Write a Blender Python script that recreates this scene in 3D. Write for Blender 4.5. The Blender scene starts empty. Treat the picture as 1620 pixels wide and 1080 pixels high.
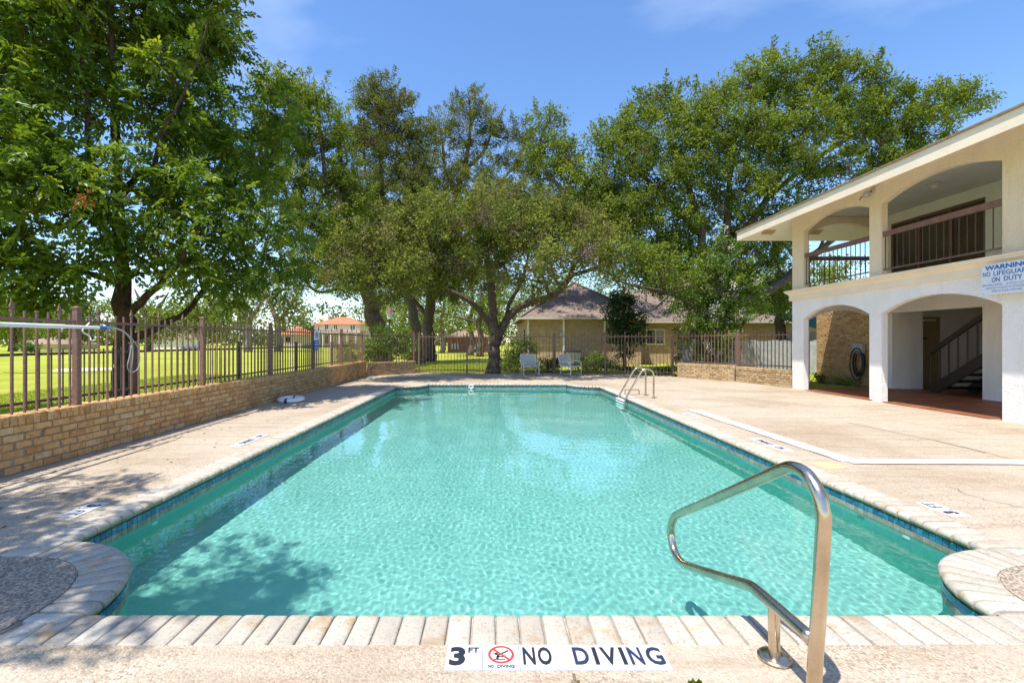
import bpy, bmesh, math, random
import numpy as np
from mathutils import Vector, Matrix
from mathutils.geometry import tessellate_polygon

sc = bpy.context.scene
COL = sc.collection
R = math.radians
PI = math.pi
random.seed(7)

# ------------------------------------------------------------------ camera, world, sun, exposure
CAM_H, FOC, CX, CY = 1.28, 740.0, 778.0, 540.0      # metres, focal length in photo pixels, principal point
cam = bpy.data.cameras.new('camera')
cam.sensor_width = 36.0
cam.lens = FOC / 1620 * 36
cam.shift_x = (810 - CX) / 1620
cam.clip_start = 0.05
cam.clip_end = 2000
cam_o = bpy.data.objects.new('camera', cam)
COL.objects.link(cam_o)
cam_o.location = (0, 0, CAM_H)
cam_o.rotation_euler = (PI / 2, 0, 0)
sc.camera = cam_o

SUN_DIR = Vector((0.27, 0.30, -1.0)).normalized()    # the way the light travels
world = bpy.data.worlds.new('World')
sc.world = world
world.use_nodes = True
wn = world.node_tree
sky = wn.nodes.new('ShaderNodeTexSky')
sky.sky_type = 'NISHITA'
sky.sun_disc = False
sky.sun_elevation = math.asin(-SUN_DIR.z)
sky.sun_rotation = math.atan2(-SUN_DIR.x, -SUN_DIR.y)
sky.altitude = 200
sky.air_density = 1.0
sky.dust_density = 0.35
sky.ozone_density = 2.2
hsv = wn.nodes.new('ShaderNodeHueSaturation')
hsv.inputs['Saturation'].default_value = 1.16
hsv.inputs['Hue'].default_value = 0.504
hsv.inputs['Value'].default_value = 1.10
wn.links.new(sky.outputs[0], hsv.inputs['Color'])
# thin cirrus streaks
tc = wn.nodes.new('ShaderNodeTexCoord')
mp = wn.nodes.new('ShaderNodeMapping')
mp.inputs['Scale'].default_value = (1.0, 1.4, 3.0)
mp.inputs['Rotation'].default_value = (0.25, 0.35, 0.3)
mp.inputs['Location'].default_value = (0.45, 0.0, 0.2)
wn.links.new(tc.outputs['Generated'], mp.inputs[0])
nz = wn.nodes.new('ShaderNodeTexNoise')
nz.inputs['Scale'].default_value = 1.6
nz.inputs['Detail'].default_value = 7
nz.inputs['Roughness'].default_value = 0.52
nz.inputs['Distortion'].default_value = 0.25
wn.links.new(mp.outputs[0], nz.inputs['Vector'])
cr = wn.nodes.new('ShaderNodeValToRGB')
cr.color_ramp.elements[0].position = 0.46
cr.color_ramp.elements[0].color = (0, 0, 0, 1)
cr.color_ramp.elements[1].position = 0.85
cr.color_ramp.elements[1].color = (0.36, 0.36, 0.36, 1)
wn.links.new(nz.outputs[0], cr.inputs[0])
mx = wn.nodes.new('ShaderNodeMixRGB')
mx.inputs[2].default_value = (6.5, 7.0, 7.6, 1)
wn.links.new(cr.outputs[0], mx.inputs[0])
wn.links.new(hsv.outputs[0], mx.inputs[1])
wn.links.new(mx.outputs[0], wn.nodes['Background'].inputs[0])
wn.nodes['Background'].inputs[1].default_value = 0.15

sun = bpy.data.lights.new('sun', 'SUN')
sun.energy = 4.25
sun.angle = R(0.53)
sun.color = (1.0, 0.955, 0.87)
sun.cycles.is_caustics_light = True
sun_o = bpy.data.objects.new('sun', sun)
COL.objects.link(sun_o)
sun_o.rotation_euler = SUN_DIR.to_track_quat('-Z', 'Y').to_euler()
sun_o.location = (-6, -6, 20)

sc.view_settings.view_transform = 'Standard'
sc.view_settings.look = 'None'
sc.view_settings.gamma = 1.0
sc.view_settings.exposure = 0.74
sc.view_settings.use_curve_mapping = False
sc.render.engine = 'CYCLES'
sc.cycles.use_denoising = True
sc.cycles.denoising_prefilter = 'NONE'
sc.cycles.max_bounces = 10
sc.cycles.diffuse_bounces = 5
sc.cycles.glossy_bounces = 4
sc.cycles.transmission_bounces = 6
sc.cycles.transparent_max_bounces = 8
sc.cycles.sample_clamp_indirect = 8.0
sc.cycles.blur_glossy = 0.5

# ------------------------------------------------------------------ pixel helpers: where a photo pixel stands in the place
def P(px, py, Y):
    return Vector(((px - CX) * Y / FOC, Y, CAM_H - (py - CY) * Y / FOC))

def G(px, py, z=0.0):
    Y = FOC * (CAM_H - z) / (py - CY)
    return Vector(((px - CX) * Y / FOC, Y, z))

# ------------------------------------------------------------------ material helpers
class NT:
    def __init__(self, name):
        self.m = bpy.data.materials.new(name)
        self.m.use_nodes = True
        self.t = self.m.node_tree
        self.b = self.t.nodes['Principled BSDF']
        self.out = self.t.nodes['Material Output']
    def n(self, typ, **kw):
        nd = self.t.nodes.new(typ)
        for k, v in kw.items():
            if k in nd.inputs:
                nd.inputs[k].default_value = v
            else:
                setattr(nd, k, v)
        return nd
    def l(self, a, b):
        self.t.links.new(a, b)
    def vec(self, scale=(1, 1, 1), jitter=False):
        tcn = self.n('ShaderNodeTexCoord')
        mpn = self.n('ShaderNodeMapping')
        mpn.inputs['Scale'].default_value = scale
        self.l(tcn.outputs['Object'], mpn.inputs[0])
        if jitter:
            oi = self.n('ShaderNodeObjectInfo')
            mul = self.n('ShaderNodeMath', operation='MULTIPLY')
            mul.inputs[1].default_value = 37.0
            self.l(oi.outputs['Random'], mul.inputs[0])
            self.l(mul.outputs[0], mpn.inputs['Location'])
        return mpn.outputs[0]
    def noise(self, vec, scale, detail=4, rough=0.55, dist=0.0):
        nd = self.n('ShaderNodeTexNoise')
        nd.inputs['Scale'].default_value = scale
        nd.inputs['Detail'].default_value = detail
        nd.inputs['Roughness'].default_value = rough
        nd.inputs['Distortion'].default_value = dist
        self.l(vec, nd.inputs['Vector'])
        return nd.outputs[0]
    def voro(self, vec, scale, out='Color', feature='F1'):
        nd = self.n('ShaderNodeTexVoronoi', feature=feature)
        nd.inputs['Scale'].default_value = scale
        self.l(vec, nd.inputs['Vector'])
        return nd.outputs[out]
    def ramp(self, fac, stops, interp='LINEAR'):
        nd = self.n('ShaderNodeValToRGB')
        nd.color_ramp.interpolation = interp
        el = nd.color_ramp.elements
        while len(el) < len(stops):
            el.new(0.5)
        for e, (p, c) in zip(el, stops):
            e.position = p
            e.color = (c, c, c, 1) if isinstance(c, (int, float)) else (*c, 1)
        self.l(fac, nd.inputs[0])
        return nd.outputs[0]
    def mix(self, fac, a, b, mode='MIX'):
        nd = self.n('ShaderNodeMixRGB', blend_type=mode)
        for i, x in ((0, fac), (1, a), (2, b)):
            if isinstance(x, (int, float)):
                nd.inputs[i].default_value = x if i == 0 else (x, x, x, 1)
            elif isinstance(x, tuple):
                nd.inputs[i].default_value = (*x, 1)
            else:
                self.l(x, nd.inputs[i])
        return nd.outputs[0]
    def math(self, op, a, b=0.0):
        nd = self.n('ShaderNodeMath', operation=op)
        for i, x in ((0, a), (1, b)):
            if isinstance(x, (int, float)):
                nd.inputs[i].default_value = x
            else:
                self.l(x, nd.inputs[i])
        return nd.outputs[0]
    def rnd(self):
        oi = self.n('ShaderNodeObjectInfo')
        ge = self.n('ShaderNodeNewGeometry')
        s = self.math('ADD', oi.outputs['Random'], ge.outputs['Random Per Island'])
        return self.math('FRACT', self.math('MULTIPLY', s, 7.31))
    def bump(self, h, strength=0.4, dist=0.01):
        nd = self.n('ShaderNodeBump')
        nd.inputs['Strength'].default_value = strength
        nd.inputs['Distance'].default_value = dist
        self.l(h, nd.inputs['Height'])
        self.l(nd.outputs[0], self.b.inputs['Normal'])
    def done(self, color=None, rough=0.8, metal=0.0, spec=None):
        if color is not None:
            if isinstance(color, tuple):
                self.b.inputs['Base Color'].default_value = (*color, 1)
            else:
                self.l(color, self.b.inputs['Base Color'])
        if isinstance(rough, (int, float)):
            self.b.inputs['Roughness'].default_value = rough
        else:
            self.l(rough, self.b.inputs['Roughness'])
        self.b.inputs['Metallic'].default_value = metal
        if spec is not None:
            self.b.inputs['Specular IOR Level'].default_value = spec
        return self.m

def plain(name, col, rough=0.7, var=0.12, scale=9.0, bump=0.0, bscale=60.0, metal=0.0, spec=None):
    t = NT(name)
    v = t.vec(jitter=True)
    f = t.noise(v, scale, 5)
    lo = tuple(c * (1 - var) for c in col)
    hi = tuple(min(1, c * (1 + var)) for c in col)
    c = t.ramp(f, [(0.3, lo), (0.7, hi)])
    if bump:
        t.bump(t.noise(v, bscale, 4), bump, 0.006)
    return t.done(c, rough, metal, spec)

MAT = {}
# exposed aggregate deck
t = NT('deck_aggregate'); v = t.vec()
cells = t.voro(v, 115.0)
sep = t.n('ShaderNodeSeparateColor'); t.l(cells, sep.inputs[0])
peb = t.ramp(sep.outputs[0], [(0.0, (0.24, 0.16, 0.11)), (0.2, (0.45, 0.36, 0.27)), (0.55, (0.60, 0.50, 0.39)), (1.0, (0.76, 0.69, 0.58))])
big = t.noise(v, 0.55, 6, 0.6)
wash = t.ramp(t.noise(v, 1.7, 7, 0.65, 0.4), [(0.32, 0.15), (0.62, 0.8)])
smooth = t.ramp(t.noise(v, 14.0, 6, 0.7), [(0.3, (0.52, 0.43, 0.34)), (0.7, (0.62, 0.53, 0.43))])
c = t.mix(wash, peb, smooth)
stain = t.ramp(big, [(0.35, (0.66, 0.605, 0.54)), (0.55, (0.80, 0.80, 0.775))])
c = t.mix(1.0, c, stain, 'MULTIPLY')
streak = t.ramp(t.noise(t.vec((0.35, 3.0, 1)), 2.2, 8, 0.7), [(0.36, (0.80, 0.74, 0.68)), (0.52, (1, 1, 1))])
c = t.mix(0.7, c, streak, 'MULTIPLY')
spots = t.ramp(t.voro(v, 1.4, 'Distance'), [(0.0, (0.45, 0.38, 0.32)), (0.022, (1, 1, 1))])
c = t.mix(0.6, c, spots, 'MULTIPLY')
h = t.voro(v, 115.0, 'Distance')
t.bump(t.math('SUBTRACT', t.noise(v, 60.0, 3), h), 0.55, 0.006)
MAT['deck'] = t.done(c, 0.85, spec=0.25)

# coarse dark pebbles inside the round corners
t = NT('coarse_pebbles'); v = t.vec()
sep = t.n('ShaderNodeSeparateColor'); t.l(t.voro(v, 96.0), sep.inputs[0])
c = t.ramp(sep.outputs[0], [(0.0, (0.15, 0.11, 0.085)), (0.35, (0.27, 0.205, 0.155)), (0.7, (0.38, 0.31, 0.24)), (1.0, (0.50, 0.43, 0.35))])
t.bump(t.voro(v, 96.0, 'Distance'), -1.0, 0.012)
MAT['pebbles'] = t.done(c, 0.85, spec=0.25)

# pale cast-stone coping bricks
t = NT('coping_stone'); v = t.vec(jitter=True)
r = t.rnd()
base = t.ramp(r, [(0.0, (0.415, 0.368, 0.298)), (0.5, (0.462, 0.417, 0.345)), (1.0, (0.495, 0.455, 0.388))])
rust = t.ramp(t.noise(v, 6.0, 5, 0.6), [(0.55, (1, 1, 1)), (0.72, (0.86, 0.62, 0.38))])
c = t.mix(0.8, base, rust, 'MULTIPLY')
speck = t.ramp(t.noise(v, 70.0, 3, 0.7), [(0.34, (0.52, 0.46, 0.42)), (0.46, (1, 1, 1))])
c = t.mix(0.6, c, speck, 'MULTIPLY')
grime = t.ramp(t.noise(v, 11.0, 6, 0.7), [(0.34, (0.66, 0.62, 0.58)), (0.5, (1, 1, 1))])
c = t.mix(0.35, c, grime, 'MULTIPLY')
# algae clings to the lowest centimetres of the bullnose
tcn = t.n('ShaderNodeTexCoord'); sxyz = t.n('ShaderNodeSeparateXYZ'); t.l(tcn.outputs['Object'], sxyz.inputs[0])
low = t.math('ADD', sxyz.outputs[2], t.math('MULTIPLY', t.math('SUBTRACT', t.noise(v, 24.0, 4), 0.5), 0.05))
alg = t.ramp(t.math('MULTIPLY', low, -10.0), [(0.30, 0.0), (0.55, 1.0)])
c = t.mix(alg, c, (0.20, 0.24, 0.03))
t.bump(t.noise(v, 55.0, 5, 0.65), 0.35, 0.004)
MAT['coping'] = t.done(c, 0.8, spec=0.3)

def brick_mat(name, stops, mortarish):
    t = NT(name); v = t.vec(jitter=True)
    c = t.ramp(t.rnd(), stops)
    c = t.mix(0.75, c, t.ramp(t.noise(v, 18.0, 6, 0.7), [(0.30, (0.50, 0.42, 0.36)), (0.55, (1, 1, 1)), (0.8, (1.15, 1.1, 1.0))]), 'MULTIPLY')
    c = t.mix(t.ramp(t.noise(v, 7.0, 5), [(0.60, 0.0), (0.74, 0.55)]), c, mortarish)
    t.bump(t.noise(v, 45.0, 5, 0.7), 0.6, 0.006)
    return t.done(c, 0.9, spec=0.2)
MAT['brick'] = brick_mat('buff_brick', [(0.0, (0.46, 0.25, 0.10)), (0.3, (0.57, 0.335, 0.14)), (0.7, (0.61, 0.38, 0.165)), (1.0, (0.63, 0.44, 0.23))], (0.50, 0.42, 0.33))
MAT['brick_pale'] = brick_mat('pale_buff_brick', [(0.0, (0.34, 0.21, 0.10)), (0.4, (0.48, 0.33, 0.17)), (1.0, (0.58, 0.44, 0.26))], (0.52, 0.46, 0.38))
MAT['mortar'] = plain('mortar', (0.29, 0.215, 0.155), 0.95, 0.35, 12, 0.6, 80)
MAT['grout'] = plain('coping_mortar', (0.36, 0.31, 0.26), 0.95, 0.3, 20, 0.5, 90)

# far brick house wall: bricks too small to pick apart
t = NT('house_brick'); tcn = t.n('ShaderNodeTexCoord'); sx = t.n('ShaderNodeSeparateXYZ'); t.l(tcn.outputs['Object'], sx.inputs[0])
cb = t.n('ShaderNodeCombineXYZ'); t.l(t.math('ADD', sx.outputs[0], sx.outputs[1]), cb.inputs[0]); t.l(sx.outputs[2], cb.inputs[1])
bt = t.n('ShaderNodeTexBrick'); t.l(cb.outputs[0], bt.inputs['Vector'])
bt.inputs['Scale'].default_value = 1.0; bt.inputs['Brick Width'].default_value = 0.21; bt.inputs['Row Height'].default_value = 0.075
bt.inputs['Mortar Size'].default_value = 0.008; bt.inputs['Bias'].default_value = -0.1
bt.inputs['Color1'].default_value = (0.54, 0.36, 0.22, 1); bt.inputs['Color2'].default_value = (0.38, 0.24, 0.14, 1); bt.inputs['Mortar'].default_value = (0.50, 0.42, 0.33, 1)
c = t.mix(0.6, bt.outputs[0], t.ramp(t.noise(cb.outputs[0], 3.0, 6, 0.7), [(0.3, (0.7, 0.65, 0.6)), (0.7, (1.1, 1.1, 1.1))]), 'MULTIPLY')
t.bump(bt.outputs['Fac'], -0.5, 0.01)
MAT['house_brick'] = t.done(c, 0.9, spec=0.2)

def stucco(name, col, dirt=0.25):
    t = NT(name); v = t.vec()
    c = t.ramp(t.noise(v, 1.3, 7, 0.65), [(0.3, tuple(x * (1 - dirt * 0.35) for x in col)), (0.6, col)])
    c = t.mix(0.45, c, t.ramp(t.noise(t.vec((2.2, 2.2, 0.35)), 1.5, 7, 0.75), [(0.33, (0.84, 0.80, 0.74)), (0.5, (1, 1, 1))]), 'MULTIPLY')
    t.bump(t.noise(v, 26.0, 6, 0.62, 0.8), 0.8, 0.024)
    return t.done(c, 0.9, spec=0.2)
MAT['stucco_white'] = stucco('white_stucco', (0.90, 0.865, 0.82))
MAT['stucco_cream'] = stucco('cream_stucco', (0.89, 0.72, 0.52))
MAT['trim_cream'] = plain('cream_paint', (0.87, 0.72, 0.54), 0.6, 0.05, 3, 0.08, 30)
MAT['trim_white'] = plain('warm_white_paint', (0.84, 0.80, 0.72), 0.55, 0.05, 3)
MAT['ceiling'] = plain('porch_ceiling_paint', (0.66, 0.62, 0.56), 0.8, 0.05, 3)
MAT['brown_steel'] = plain('brown_painted_steel', (0.215, 0.118, 0.090), 0.5, 0.25, 20, 0.05, 90)
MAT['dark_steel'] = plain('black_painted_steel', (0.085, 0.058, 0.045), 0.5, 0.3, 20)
MAT['brown_wood'] = plain('brown_painted_wood', (0.20, 0.105, 0.080), 0.55, 0.2, 8, 0.1, 60)
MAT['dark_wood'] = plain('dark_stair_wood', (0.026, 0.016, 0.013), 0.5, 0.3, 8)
MAT['dark_glass'] = plain('dark_screen_glass', (0.075, 0.050, 0.035), 0.25, 0.3, 1.2)
MAT['yellow_door'] = plain('dull_yellow_door_paint', (0.32, 0.25, 0.11), 0.5, 0.08, 6)
MAT['black_rubber'] = plain('black_rubber', (0.022, 0.022, 0.022), 0.5, 0.3, 20)
MAT['white_plastic'] = plain('white_plastic', (0.80, 0.80, 0.80), 0.4, 0.05, 5)
MAT['grey_plastic'] = plain('grey_plastic', (0.40, 0.40, 0.39), 0.5, 0.1, 8)
MAT['purple'] = plain('purple_band_cloth', (0.065, 0.045, 0.14), 0.7, 0.2, 20)
MAT['blue_plastic'] = plain('blue_plastic', (0.02, 0.12, 0.42), 0.4, 0.1, 10)
MAT['sign_white'] = plain('sign_white_enamel', (0.74, 0.77, 0.84), 0.4, 0.06, 8)
MAT['sign_blue'] = plain('sign_blue_ink', (0.035, 0.14, 0.42), 0.5, 0.1, 30)
MAT['sign_faded'] = plain('sign_faded_ink', (0.30, 0.34, 0.55), 0.5, 0.15, 60)
MAT['ink'] = plain('tile_ink', (0.024, 0.024, 0.034), 0.4, 0.2, 30)
MAT['ink_blue'] = plain('tile_ink_navy', (0.030, 0.034, 0.075), 0.4, 0.2, 30)
MAT['red'] = plain('tile_red', (0.62, 0.045, 0.03), 0.4, 0.1, 30)
MAT['tile_white'] = plain('white_ceramic', (0.62, 0.62, 0.635), 0.3, 0.05, 14, spec=0.5)
MAT['lid'] = plain('tan_lid_plastic', (0.62, 0.44, 0.24), 0.6, 0.1, 12)
MAT['patch_white'] = plain('white_patch_cement', (0.64, 0.64, 0.63), 0.8, 0.10, 5, 0.3, 60)
MAT['joint'] = plain('joint_filler', (0.20, 0.14, 0.10), 0.95, 0.4, 12)
MAT['sling'] = plain('grey_white_sling_mesh', (0.50, 0.485, 0.43), 0.8, 0.10, 6)
MAT['chair_white'] = plain('white_aluminium', (0.80, 0.77, 0.70), 0.45, 0.08, 10)
MAT['sand'] = plain('bunker_sand', (0.62, 0.52, 0.42), 0.95, 0.1, 6, 0.3, 20)
MAT['plank_grey'] = plain('weathered_plank', (0.40, 0.39, 0.39), 0.9, 0.22, 6, 0.3, 40)
MAT['green_metal'] = plain('green_metal_roof', (0.05, 0.18, 0.12), 0.5, 0.2, 6)
MAT['window_glass'] = plain('window_glass', (0.030, 0.034, 0.038), 0.08, 0.2, 2, spec=0.6)
MAT['tan_wall'] = plain('tan_wall', (0.56, 0.44, 0.31), 0.9, 0.12, 2)
MAT['red_wall'] = plain('red_brown_brick', (0.26, 0.11, 0.06), 0.9, 0.25, 3)
MAT['gutter'] = plain('gutter_paint', (0.55, 0.50, 0.42), 0.6, 0.1, 5)

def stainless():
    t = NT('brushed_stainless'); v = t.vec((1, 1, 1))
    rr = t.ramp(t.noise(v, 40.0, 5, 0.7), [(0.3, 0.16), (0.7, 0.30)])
    c = t.ramp(t.noise(v, 5.0, 5), [(0.35, (0.52, 0.41, 0.30)), (0.65, (0.70, 0.58, 0.44))])  # gold tint puts the warm deck's reflection into the steel colour
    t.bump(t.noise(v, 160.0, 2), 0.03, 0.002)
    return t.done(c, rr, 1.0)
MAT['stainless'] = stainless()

# shingles / clay roof
def roof_mat(name, a, b, row):
    t = NT(name); v = t.vec()
    tcn = t.n('ShaderNodeTexCoord'); sx = t.n('ShaderNodeSeparateXYZ'); t.l(tcn.outputs['Object'], sx.inputs[0])
    cb = t.n('ShaderNodeCombineXYZ'); t.l(t.math('ADD', sx.outputs[0], t.math('MULTIPLY', sx.outputs[1], 0.6)), cb.inputs[0]); t.l(t.math('MULTIPLY', sx.outputs[2], 2.4), cb.inputs[1])
    bt = t.n('ShaderNodeTexBrick'); t.l(cb.outputs[0], bt.inputs['Vector'])
    bt.inputs['Scale'].default_value = 1.0; bt.inputs['Brick Width'].default_value = row * 1.7; bt.inputs['Row Height'].default_value = row
    bt.inputs['Mortar Size'].default_value = 0.012
    bt.inputs['Color1'].default_value = (*a, 1); bt.inputs['Color2'].default_value = (*b, 1); bt.inputs['Mortar'].default_value = (*(x * 0.45 for x in a), 1)
    c = t.mix(0.7, bt.outputs[0], t.ramp(t.noise(v, 4.0, 7, 0.7), [(0.3, (0.72, 0.68, 0.66)), (0.7, (1.15, 1.12, 1.1))]), 'MULTIPLY')
    t.bump(bt.outputs['Fac'], -0.5, 0.02)
    return t.done(c, 0.9, spec=0.2)
MAT['shingle'] = roof_mat('brown_grey_shingles', (0.205, 0.155, 0.130), (0.275, 0.215, 0.18), 0.20)
MAT['clay'] = roof_mat('red_clay_tiles', (0.44, 0.16, 0.08), (0.56, 0.25, 0.13), 0.30)
MAT['roof_tan'] = roof_mat('tan_shingles', (0.30, 0.21, 0.15), (0.38, 0.28, 0.20), 0.25)
MAT['shingle_edge'] = plain('shingle_edge', (0.26, 0.17, 0.09), 0.9, 0.3, 12)

# terracotta floor tile
t = NT('terracotta'); v = t.vec(jitter=True)
c = t.ramp(t.rnd(), [(0.0, (0.24, 0.075, 0.030)), (1.0, (0.34, 0.120, 0.050))])
c = t.mix(0.5, c, t.ramp(t.noise(v, 8.0, 5), [(0.35, (0.7, 0.66, 0.62)), (0.65, (1.1, 1.1, 1.1))]), 'MULTIPLY')
MAT['terracotta'] = t.done(c, 0.55)

# pool plaster, blue tile, scaled tile
t = NT('pool_plaster'); v = t.vec()
c = t.ramp(t.noise(v, 1.1, 6, 0.6), [(0.3, (0.32, 0.50, 0.455)), (0.7, (0.41, 0.575, 0.525))])
c = t.mix(0.5, c, t.ramp(t.noise(v, 7.0, 6, 0.7), [(0.32, (0.80, 0.86, 0.84)), (0.55, (1, 1, 1))]), 'MULTIPLY')
MAT['plaster'] = t.done(c, 0.9, spec=0.2)
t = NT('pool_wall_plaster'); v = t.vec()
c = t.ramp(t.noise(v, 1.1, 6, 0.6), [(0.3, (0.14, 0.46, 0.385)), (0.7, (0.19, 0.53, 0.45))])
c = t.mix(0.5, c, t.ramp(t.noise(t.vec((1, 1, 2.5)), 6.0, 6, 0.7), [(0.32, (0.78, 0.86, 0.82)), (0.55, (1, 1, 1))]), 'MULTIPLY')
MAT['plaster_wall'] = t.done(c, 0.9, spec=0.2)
t = NT('blue_tile'); v = t.vec(jitter=True)
c = t.ramp(t.rnd(), [(0.0, (0.004, 0.09, 0.16)), (0.6, (0.010, 0.16, 0.25)), (1.0, (0.02, 0.24, 0.34))])
c = t.mix(t.ramp(t.noise(v, 30.0, 4), [(0.52, 0.0), (0.75, 0.45)]), c, (0.30, 0.36, 0.33))
MAT['blue_tile'] = t.done(c, 0.22, spec=0.5)
t = NT('scaled_tile'); v = t.vec(jitter=True)
c = t.ramp(t.rnd(), [(0.0, (0.24, 0.25, 0.18)), (1.0, (0.40, 0.39, 0.31))])
c = t.mix(t.ramp(t.noise(v, 22.0, 5), [(0.45, 0.0), (0.7, 0.6)]), c, (0.14, 0.15, 0.08))
MAT['scaled_tile'] = t.done(c, 0.7)
MAT['tile_grout'] = plain('pool_tile_grout', (0.085, 0.085, 0.055), 0.9, 0.4, 25)

# water: a rippled dielectric sheet, slightly green
t = NT('pool_water')
t.b.inputs['Base Color'].default_value = (0.56, 0.985, 0.965, 1)
t.b.inputs['Roughness'].default_value = 0.0
t.b.inputs['IOR'].default_value = 1.33
t.b.inputs['Transmission Weight'].default_value = 1.0
MAT['water'] = t.m

# lawn
t = NT('lawn_grass'); v = t.vec()
c = t.ramp(t.noise(v, 0.16, 6, 0.6), [(0.3, (0.27, 0.32, 0.035)), (0.5, (0.38, 0.40, 0.050)), (0.7, (0.48, 0.47, 0.085))])
c = t.mix(0.8, c, t.ramp(t.noise(v, 9.0, 7, 0.75), [(0.3, (0.62, 0.66, 0.5)), (0.7, (1.15, 1.12, 1.05))]), 'MULTIPLY')
dry = t.ramp(t.noise(v, 0.9, 7, 0.7, 0.5), [(0.52, 0.0), (0.70, 0.55)])
c = t.mix(dry, c, (0.50, 0.42, 0.13))
c = t.mix(0.35, c, t.ramp(t.noise(t.vec((0.9, 0.08, 1)), 0.9, 3), [(0.42, (0.78, 0.84, 0.75)), (0.58, (1.08, 1.06, 1.0))]), 'MULTIPLY')
t.bump(t.noise(v, 50.0, 5, 0.7), 0.9, 0.03)
MAT['lawn'] = t.done(c, 0.95, spec=0.1)

def leaf_mat(name, dark, mid, light, trans=0.35, rough=0.42, spec=0.4):
    t = NT(name)
    at = t.n('ShaderNodeAttribute'); at.attribute_name = 'tint'
    c = t.ramp(at.outputs['Fac'], [(0.0, dark), (0.5, mid), (1.0, light)])
    t.done(c, rough, spec=spec)
    tr = t.n('ShaderNodeBsdfTranslucent')
    t.l(t.mix(1.0, c, (1.25, 1.2, 0.55), 'MULTIPLY'), tr.inputs['Color'])
    ms = t.n('ShaderNodeMixShader'); ms.inputs[0].default_value = trans
    t.l(t.b.outputs[0], ms.inputs[1]); t.l(tr.outputs[0], ms.inputs[2]); t.l(ms.outputs[0], t.out.inputs[0])
    return t.m
MAT['leaf_pecan'] = leaf_mat('pecan_leaf', (0.055, 0.105, 0.014), (0.125, 0.205, 0.022), (0.34, 0.41, 0.040), 0.44, 0.38, 0.28)
MAT['leaf_oak'] = leaf_mat('live_oak_leaf', (0.080, 0.098, 0.022), (0.150, 0.178, 0.036), (0.28, 0.30, 0.052), 0.34, 0.6, 0.14)
MAT['leaf_oak_bright'] = leaf_mat('bright_oak_leaf', (0.070, 0.115, 0.018), (0.145, 0.205, 0.030), (0.30, 0.35, 0.050), 0.38, 0.6, 0.14)
MAT['leaf_bush'] = leaf_mat('bush_leaf', (0.050, 0.10, 0.014), (0.115, 0.20, 0.022), (0.29, 0.36, 0.038), 0.4)
MAT['leaf_dark'] = leaf_mat('dark_vine_leaf', (0.018, 0.045, 0.014), (0.032, 0.075, 0.020), (0.07, 0.12, 0.030), 0.25)
MAT['leaf_yellow'] = leaf_mat('yellow_green_leaf', (0.16, 0.20, 0.02), (0.26, 0.31, 0.03), (0.40, 0.42, 0.05), 0.45)
MAT['moss'] = leaf_mat('dry_ball_moss', (0.14, 0.10, 0.065), (0.25, 0.185, 0.13), (0.38, 0.29, 0.22), 0.2, 0.9, 0.1)
MAT['blossom'] = leaf_mat('white_blossom', (0.70, 0.68, 0.66), (0.78, 0.76, 0.74), (0.84, 0.82, 0.80), 0.3, 0.8, 0.1)
MAT['dead_leaf'] = leaf_mat('dead_orange_leaf', (0.22, 0.07, 0.02), (0.35, 0.13, 0.04), (0.45, 0.20, 0.07), 0.3, 0.8, 0.1)
MAT['grass_blade'] = leaf_mat('grass_blade', (0.20, 0.26, 0.028), (0.31, 0.36, 0.040), (0.44, 0.45, 0.075), 0.35, 0.6, 0.2)
def bark(name, a, b):
    t = NT(name); v = t.vec((1, 1, 0.28))
    f = t.noise(v, 16.0, 8, 0.75, 0.6)
    c = t.ramp(f, [(0.32, a), (0.66, b)])
    t.bump(f, 1.0, 0.05)
    return t.done(c, 0.95, spec=0.1)
MAT['bark'] = bark('oak_bark', (0.055, 0.040, 0.030), (0.20, 0.155, 0.12))
MAT['bark_dark'] = bark('pecan_bark', (0.045, 0.028, 0.018), (0.15, 0.10, 0.068))
MAT['bark_pale'] = bark('pale_bark', (0.15, 0.12, 0.09), (0.36, 0.30, 0.24))

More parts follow.
